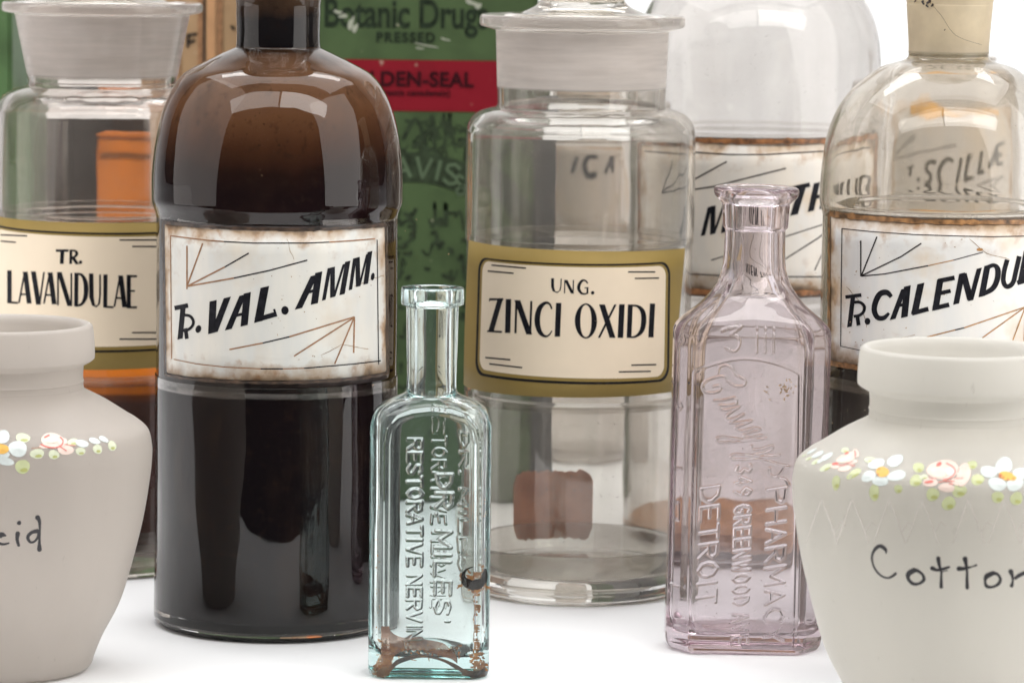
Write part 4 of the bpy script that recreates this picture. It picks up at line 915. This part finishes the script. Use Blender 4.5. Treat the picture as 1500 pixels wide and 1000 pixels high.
    L([(715, 232, 28), (726, 300, 20), (742, 350, 14), (742, 420, 18), (742, 492, 24)]); L([(660, 322, 28), (700, 338, 20), (745, 333, 20), (812, 312, 16)]); L([(745, 358, 6), (800, 342, 5)])
    L([(960, 236, 32), (972, 300, 20), (978, 360, 16), (978, 430, 20), (980, 500, 24)]); L([(903, 326, 30), (945, 326, 24), (985, 318, 18), (1025, 308, 8), (1062, 294, 14)])
    L([(1215, 368, 28), (1160, 395, 32), (1143, 440, 16), (1160, 488, 22), (1215, 492, 16), (1265, 465, 22), (1283, 425, 20), (1260, 380, 18), (1215, 366, 28)])
    L([(1378, 352, 32), (1393, 395, 20), (1396, 440, 14), (1386, 482, 24)]); L([(1420, 413, 20), (1455, 388, 26), (1510, 365, 24), (1545, 385, 20), (1552, 440, 18), (1560, 490, 20)])
    c.done(t)
def paint_acid(t, hit):
    p = Painter(hit, ZC(0, 600, 4.545))
    for a in ((18, 182, 46, 46), (118, 260, 66, 50), (42, 345, 52, 26), (5, 300, 60, 30), (-50, 250, 50, 45)): p.e('white', *a)
    p.e('gold', 14, 262, 42, 34); p.e('leaf', 150, 378, 46, 50); p.done(t)
    p.e('white', 545, 225, 42, 25, 15); p.e('white', 628, 208, 42, 18, 20); p.e('white', 688, 197, 34, 17, 22)
    for a in ((152, 188, 46, 34), (247, 292, 46, 34), (358, 298, 35, 32), (535, 276, 31, 28), (648, 262, 32, 30), (745, 240, 27, 34), (485, 215, 36, 24)): p.e('pale', *a)
    for a in ((350, 203, 78, 48), (435, 265, 58, 32, 10), (300, 243, 38, 16), (415, 215, 30, 30)): p.e('pink', *a)
    p.e('cream', 340, 200, 45, 25); p.l('red', [(272, 232), (320, 250), (370, 252), (410, 235), (418, 205), (400, 185)], 8); p.l('red', [(300, 185), (325, 172)], 12); p.l('red', [(395, 245), (440, 272)], 6); p.l('red', [(430, 232), (500, 240)], 4); p.l('rust', [(210, 258), (270, 252)], 3)
    p.done(t)
    L = lambda pts, w=16: p.l('ink', [(q[0], q[1], q[2] * 1.4) for q in pts], w)
    L([(35, 835, 10), (10, 830, 26), (-20, 850, 20), (-15, 880, 14), (20, 893, 12), (58, 886, 8)])
    L([(118, 822, 22), (114, 860, 16), (124, 900, 14)]); p.e('ink', 127, 751, 14, 15)
    L([(247, 805, 20), (210, 815, 16), (185, 845, 16), (200, 878, 12), (228, 875, 10), (252, 845, 12), (256, 808, 12)])
    L([(250, 716, 24), (262, 740, 16), (265, 800, 10), (262, 870, 12), (262, 928, 22)])
    p.done(t)
# ================================================================== tins and cartons behind
def box(name, mat, parent, x0, x1, y0, y1, z0, z1, bev=.001):
    bm = bmesh.new(); bmesh.ops.create_cube(bm, size=1)
    for v in bm.verts: v.co = Vector(((x0 + x1) / 2 + v.co.x * (x1 - x0), (y0 + y1) / 2 + v.co.y * (y1 - y0), (z0 + z1) / 2 + v.co.z * (z1 - z0)))
    bmesh.ops.bevel(bm, geom=bm.edges[:], offset=bev, segments=2, affect='EDGES', clamp_overlap=True)
    me = bpy.data.meshes.new(name); bm.to_mesh(me); bm.free(); return link(name, me, mat, parent, smooth=False)
def worn_print(name, base, dark, scale=35, amt=.5, lo=.5, hi=.62):
    m, nt, N, L, out = new_mat(name); p = N.new('ShaderNodeBsdfPrincipled')
    n = noise(nt, scale, 7); n2 = noise(nt, 9, 4); n3 = noise(nt, 150, 5)
    c = mixc(nt, maprange(nt, n.outputs[0], lo, hi, 0, amt).outputs[0], base, dark)
    c = mixc(nt, maprange(nt, n2.outputs[0], .4, .7, 0, .4).outputs[0], c, tuple(x * .7 for x in base))
    c = mixc(nt, maprange(nt, n3.outputs[0], .68, .74, 0, .6).outputs[0], c, (.5, .48, .36))
    L.new(c, p.inputs['Base Color']); p.inputs['Roughness'].default_value = .55; p.inputs['Specular IOR Level'].default_value = .22; L.new(p.outputs[0], out.inputs[0]); return m
def font_text(txt, size, bold, mat, parent, x, z, y, track=1.0, wid=1.0):
    c = bpy.data.curves.new('lettering', 'FONT'); c.body = txt; c.size = size; c.offset = bold; c.align_x = 'CENTER'; c.space_character = track
    o = bpy.data.objects.new('tmp', c); COL.objects.link(o)
    dg = bpy.context.evaluated_depsgraph_get(); me = bpy.data.meshes.new_from_object(o.evaluated_get(dg)); bpy.data.objects.remove(o)
    me.transform(Matrix.Translation((x, y, z)) @ Matrix.Rotation(pi / 2, 4, 'X') @ Matrix.Diagonal((wid, 1, 1, 1)))
    me.materials.clear(); return link('lettering', me, mat, parent, smooth=False)
def green_tin():
    D = 1.93; sp = Spot(590, 300, D); px = lambda u, v: (lambda p: (p.x - sp.X, p.z))(plane_pt(u, v, D))
    t = thing('drug_tin', sp, 'green printed tin with red band GOLDEN-SEAL, behind the dark Val. Amm. bottle', 'tin', 'green drug tins')
    w = sp.r(195, 300); top = px(590, -70)[1]
    body = box('tin_body', worn_print('green_print', (.062, .100, .040), (.030, .048, .02), 45, .45, .45, .62), t, -w, w, 0, .075, 0, top, .002)
    yb0, yb1 = px(590, 163)[1], px(590, 88)[1]
    box('red_band', worn_print('red_print', (.20, .004, .013), (.11, .003, .008), 20, .5), t, -w + .001, w - .001, -.0006, .002, yb0, yb1, .0003)
    k = w / 195
    ink = plain('tin_ink', (.018, .028, .016), .6, var=.4, scale=300, spec=.1); rk = plain('band_ink', (.030, .004, .007), .6, var=.3, scale=200, spec=.1)
    font_text('Botanic Drugs', 58 * k, .0005, ink, body, 2 * k, px(592, 40)[1], -.0003, 1.0, .72)
    font_text('PRESSED', 20 * k, .00032, ink, body, 2 * k, px(592, 62)[1], -.0003, 1.25, .95)
    font_text('GOLDEN-SEAL', 30 * k, .0003, rk, body, 2 * k, px(592, 126)[1], -.0012, 1.05, .98)
    font_text('(Hydrastis canadensis)', 13 * k, .0001, rk, body, 6 * k, px(592, 140)[1], -.0012, 1.05, 1)
    # seal: curved banner with pale letters, dark foliage and engraving below
    hit = plane_hit(sp.O, D - .0003); A = Ink(hit, 0); G = Ink(hit, .0003)
    I = ZC(0, 0, 1); cx, cy, R = 600, 440, 195
    arc = lambda r, a0, a1, w_: A.stroke([(cx + r * sin(radians(a)), cy - r * cos(radians(a))) for a in np.linspace(a0, a1, 24)], I, w_)
    arc(R, -60, 60, 44)
    for ch, a in zip('PARKEDAVIS&CO', (-57, -48, -39, -30, -21, -7, 1.5, 10, 15, 20.5, 28, 40, 49)):
        pass
    word = [('D', -13), ('A', -3), ('V', 6), ('I', 12.5), ('S', 18.5)]
    for ch, a in word + [('R', -34), ('P', -52), ('A', -43)]:
        a = radians(a); ux, uy = cos(a), sin(a); vx, vy = sin(a), -cos(a); w_ = 22 if ch != 'I' else 4
        for st in GL[ch]: G.stroke([(cx + vx * (R - 15 + y * 30) + ux * (x - .5) * w_, cy + vy * (R - 15 + y * 30) + uy * (x - .5) * w_) for x, y in st], I, 5)
    G.stroke([(680, 262), (672, 256), (668, 264), (676, 272), (684, 282), (672, 286), (668, 278), (684, 270)], I, 4)
    rnd = random.Random(5)
    for i in range(300):                                         # engraved foliage
        x = rnd.uniform(420, 770); y = rnd.choice((rnd.uniform(300, 620), rnd.uniform(175, 225))); l = rnd.uniform(6, 24); a = rnd.uniform(-.8, .8) + (1.2 if rnd.random() < .5 else 0)
        A.stroke([(x, y), (x + l * cos(a) * .6, y - l * sin(a) * .5 + 2), (x + l * cos(a), y + l * sin(a))], I, rnd.uniform(1.5, 7), smooth=True, caps=False)
    for i in range(36):
        A.dot_px(rnd.uniform(560, 700), rnd.uniform(310, 600), rnd.uniform(3, 11), rnd.uniform(2, 7), rnd.uniform(0, 3), jit=.3)
    A.stroke([(585, 330), (600, 322), (608, 330), (604, 348), (590, 360)], I, 5, smooth=True); A.stroke([(588, 348), (575, 352)], I, 4)
    A.stroke([(590, 205), (608, 175), (620, 200), (612, 215)], I, 6, smooth=True); A.stroke([(630, 195), (650, 185), (690, 195), (715, 196)], I, 3, smooth=True)
    A.build('engraving', plain('engraving_ink', (.026, .040, .02), .6, var=.5, scale=200, spec=.2), body); G.build('seal_lettering', plain('seal_green', (.075, .115, .06), .5), body)
    # chipped paint near the top
    Cp = Ink(hit, .0002)
    for x, y, rx, ry in ((514, 35, 3, 12), (503, 24, 6, 3), (495, 18, 5, 3), (520, 42, 3, 8), (690, 4, 8, 4), (700, 9, 4, 6), (625, 67, 14, 1.5), (615, 71, 8, 1), (652, 58, 6, 1.5)): Cp.dot_px(x, y, rx, ry, .2, jit=.3)
    Cp.build('paint_chip', plain('chipped_paint', (.30, .32, .25), .6), body)['kind'] = 'stuff'
    lid = box('tin_lid', worn_print('green_print_lid', (.066, .112, .055), (.02, .035, .02), 30, .5, .55, .7), t, -w - .001, w + .001, -.001, .076, top, top + .014, .002)
def left_tin():
    sp = Spot(-100, 200, 1.98); t = thing('drug_tin', sp, 'plain green tin at the left edge, behind the Lavandulae jar', 'tin', 'green drug tins')
    w = sp.r(118, 100); top = sp.z(-60)
    b = box('tin_body', worn_print('green_print_two', (.075, .14, .055), (.03, .05, .02), 25, .5), t, -w, w, 0, .07, 0, top, .002)
    box('tin_lid', worn_print('green_print_two_lid', (.075, .14, .055), (.03, .05, .02), 25, .5), t, -w - .001, w + .001, -.001, .071, top, top + .012, .002)
def tan_carton():
    sp = Spot(318, 50, 2.02); t = thing('carton', sp, 'tall tan printed carton with brown vertical stripes, behind the Val. Amm. bottle', 'carton')
    k = sp.r(1, 50); top = sp.z(-80); x = lambda u: (u - 318) * k
    b = box('carton_body', worn_print('tan_card', (.42, .27, .15), (.2, .11, .06), 40, .5, .58, .7), t, x(240), x(394), 0, .05, 0, top, .0015)
    for u0, u1, c in ((290, 297, 'rust'), (298, 301, 'ink_soft'), (303, 316, None), (318, 326, 'rust'), (352, 358, 'rust'), (262, 265, 'rust')):
        m = M[c] if c else plain('orange_tan', (.50, .27, .13), .6)
        box('stripe', m, b, x(u0), x(u1), -.0008, .002, .002, top - .002, .0002)
    K = Ink(plane_hit(sp.O, 2.02 - .0008)); I = ZC(0, 0, 1)
    K.stroke([(275, 52), (289, 50)], I, 4); K.stroke([(276, 62), (286, 60)], I, 4); K.stroke([(275, 50), (275, 70)], I, 4); K.stroke([(338, 38), (344, 44)], I, 4)
    K.build('lettering', M['ink'], b)
    cap = box('carton_lid', worn_print('tan_card_lid', (.40, .26, .15), (.2, .11, .06), 40, .5), t, x(239), x(395), -.001, .051, top, top + .008, .001)
def low_carton(u0, u1, yt, D, label, col, nm):
    uc = (u0 + u1) / 2; sp = Spot(uc, yt, D); k = sp.r(1, yt); top = sp.z(yt)
    t = thing('carton', sp, label, 'carton'); w = (u1 - u0) / 2 * k
    b = box('carton_body', plain(nm, col, .6, var=.15, scale=40), t, -w, w, 0, .035, 0, top - .004, .001)
    box('carton_lid', plain(nm + '_lid', tuple(c * .9 for c in col), .6, var=.15, scale=40), t, -w - .0008, w + .0008, -.0008, .0358, top - .004, top, .001)
    K = Ink(plane_hit(sp.O, D - .0004)); K.stroke([(u0 + 4, yt + 14), (u1 - 4, yt + 14)], ZC(0, 0, 1), 3); K.stroke([(u0 + 4, yt + 40), (u1 - 4, yt + 40)], ZC(0, 0, 1), 9)
    K.build('printed_band', plain(nm + '_band', tuple(c * .35 for c in col), .6), b)

amber(); calendula(); menth(); ung(); lav(); aqua(); purple()
frosted_jar(Spot(1395, 750, 1.413), 'frosted jar with painted roses and daisies, lettered Cotton', paint_cotton, 1.03)
frosted_jar(Spot(7, 750, 1.492), 'frosted jar cut by the left edge, lettered cid under a small garland', paint_acid, 1.0, 'frost_rosy')
green_tin(); left_tin(); tan_carton()
low_carton(142, 262, 188, 2.03, 'bright orange carton seen through the shoulder of the Lavandulae jar', (.75, .22, .015), 'orange_card')
low_carton(776, 812, 186, 1.79, 'narrow slate carton seen dark through the jar UNG. ZINCI OXIDI', (.045, .05, .055), 'slate_card')
low_carton(26, 272, 142, 2.075, 'small charcoal carton added to darken the view through the left of the Lavandulae jar', (.035, .032, .034), 'charcoal_card')  # dark carton added so the white backdrop doesn't show through the jar
back_bottle(870, 2.10, 82, 150, (196, 330), text_ica, 'narrow bottle with tan label ICA, seen through the jar UNG. ZINCI OXIDI', (.50, .42, .35), 0)
back_bottle(1400, 2.00, 125, 128, (176, 309), text_scilla, 'squat bottle with label SCILLAE, seen through the shoulder of the Calendul bottle', (.55, .5, .44), 0, .88, .013)
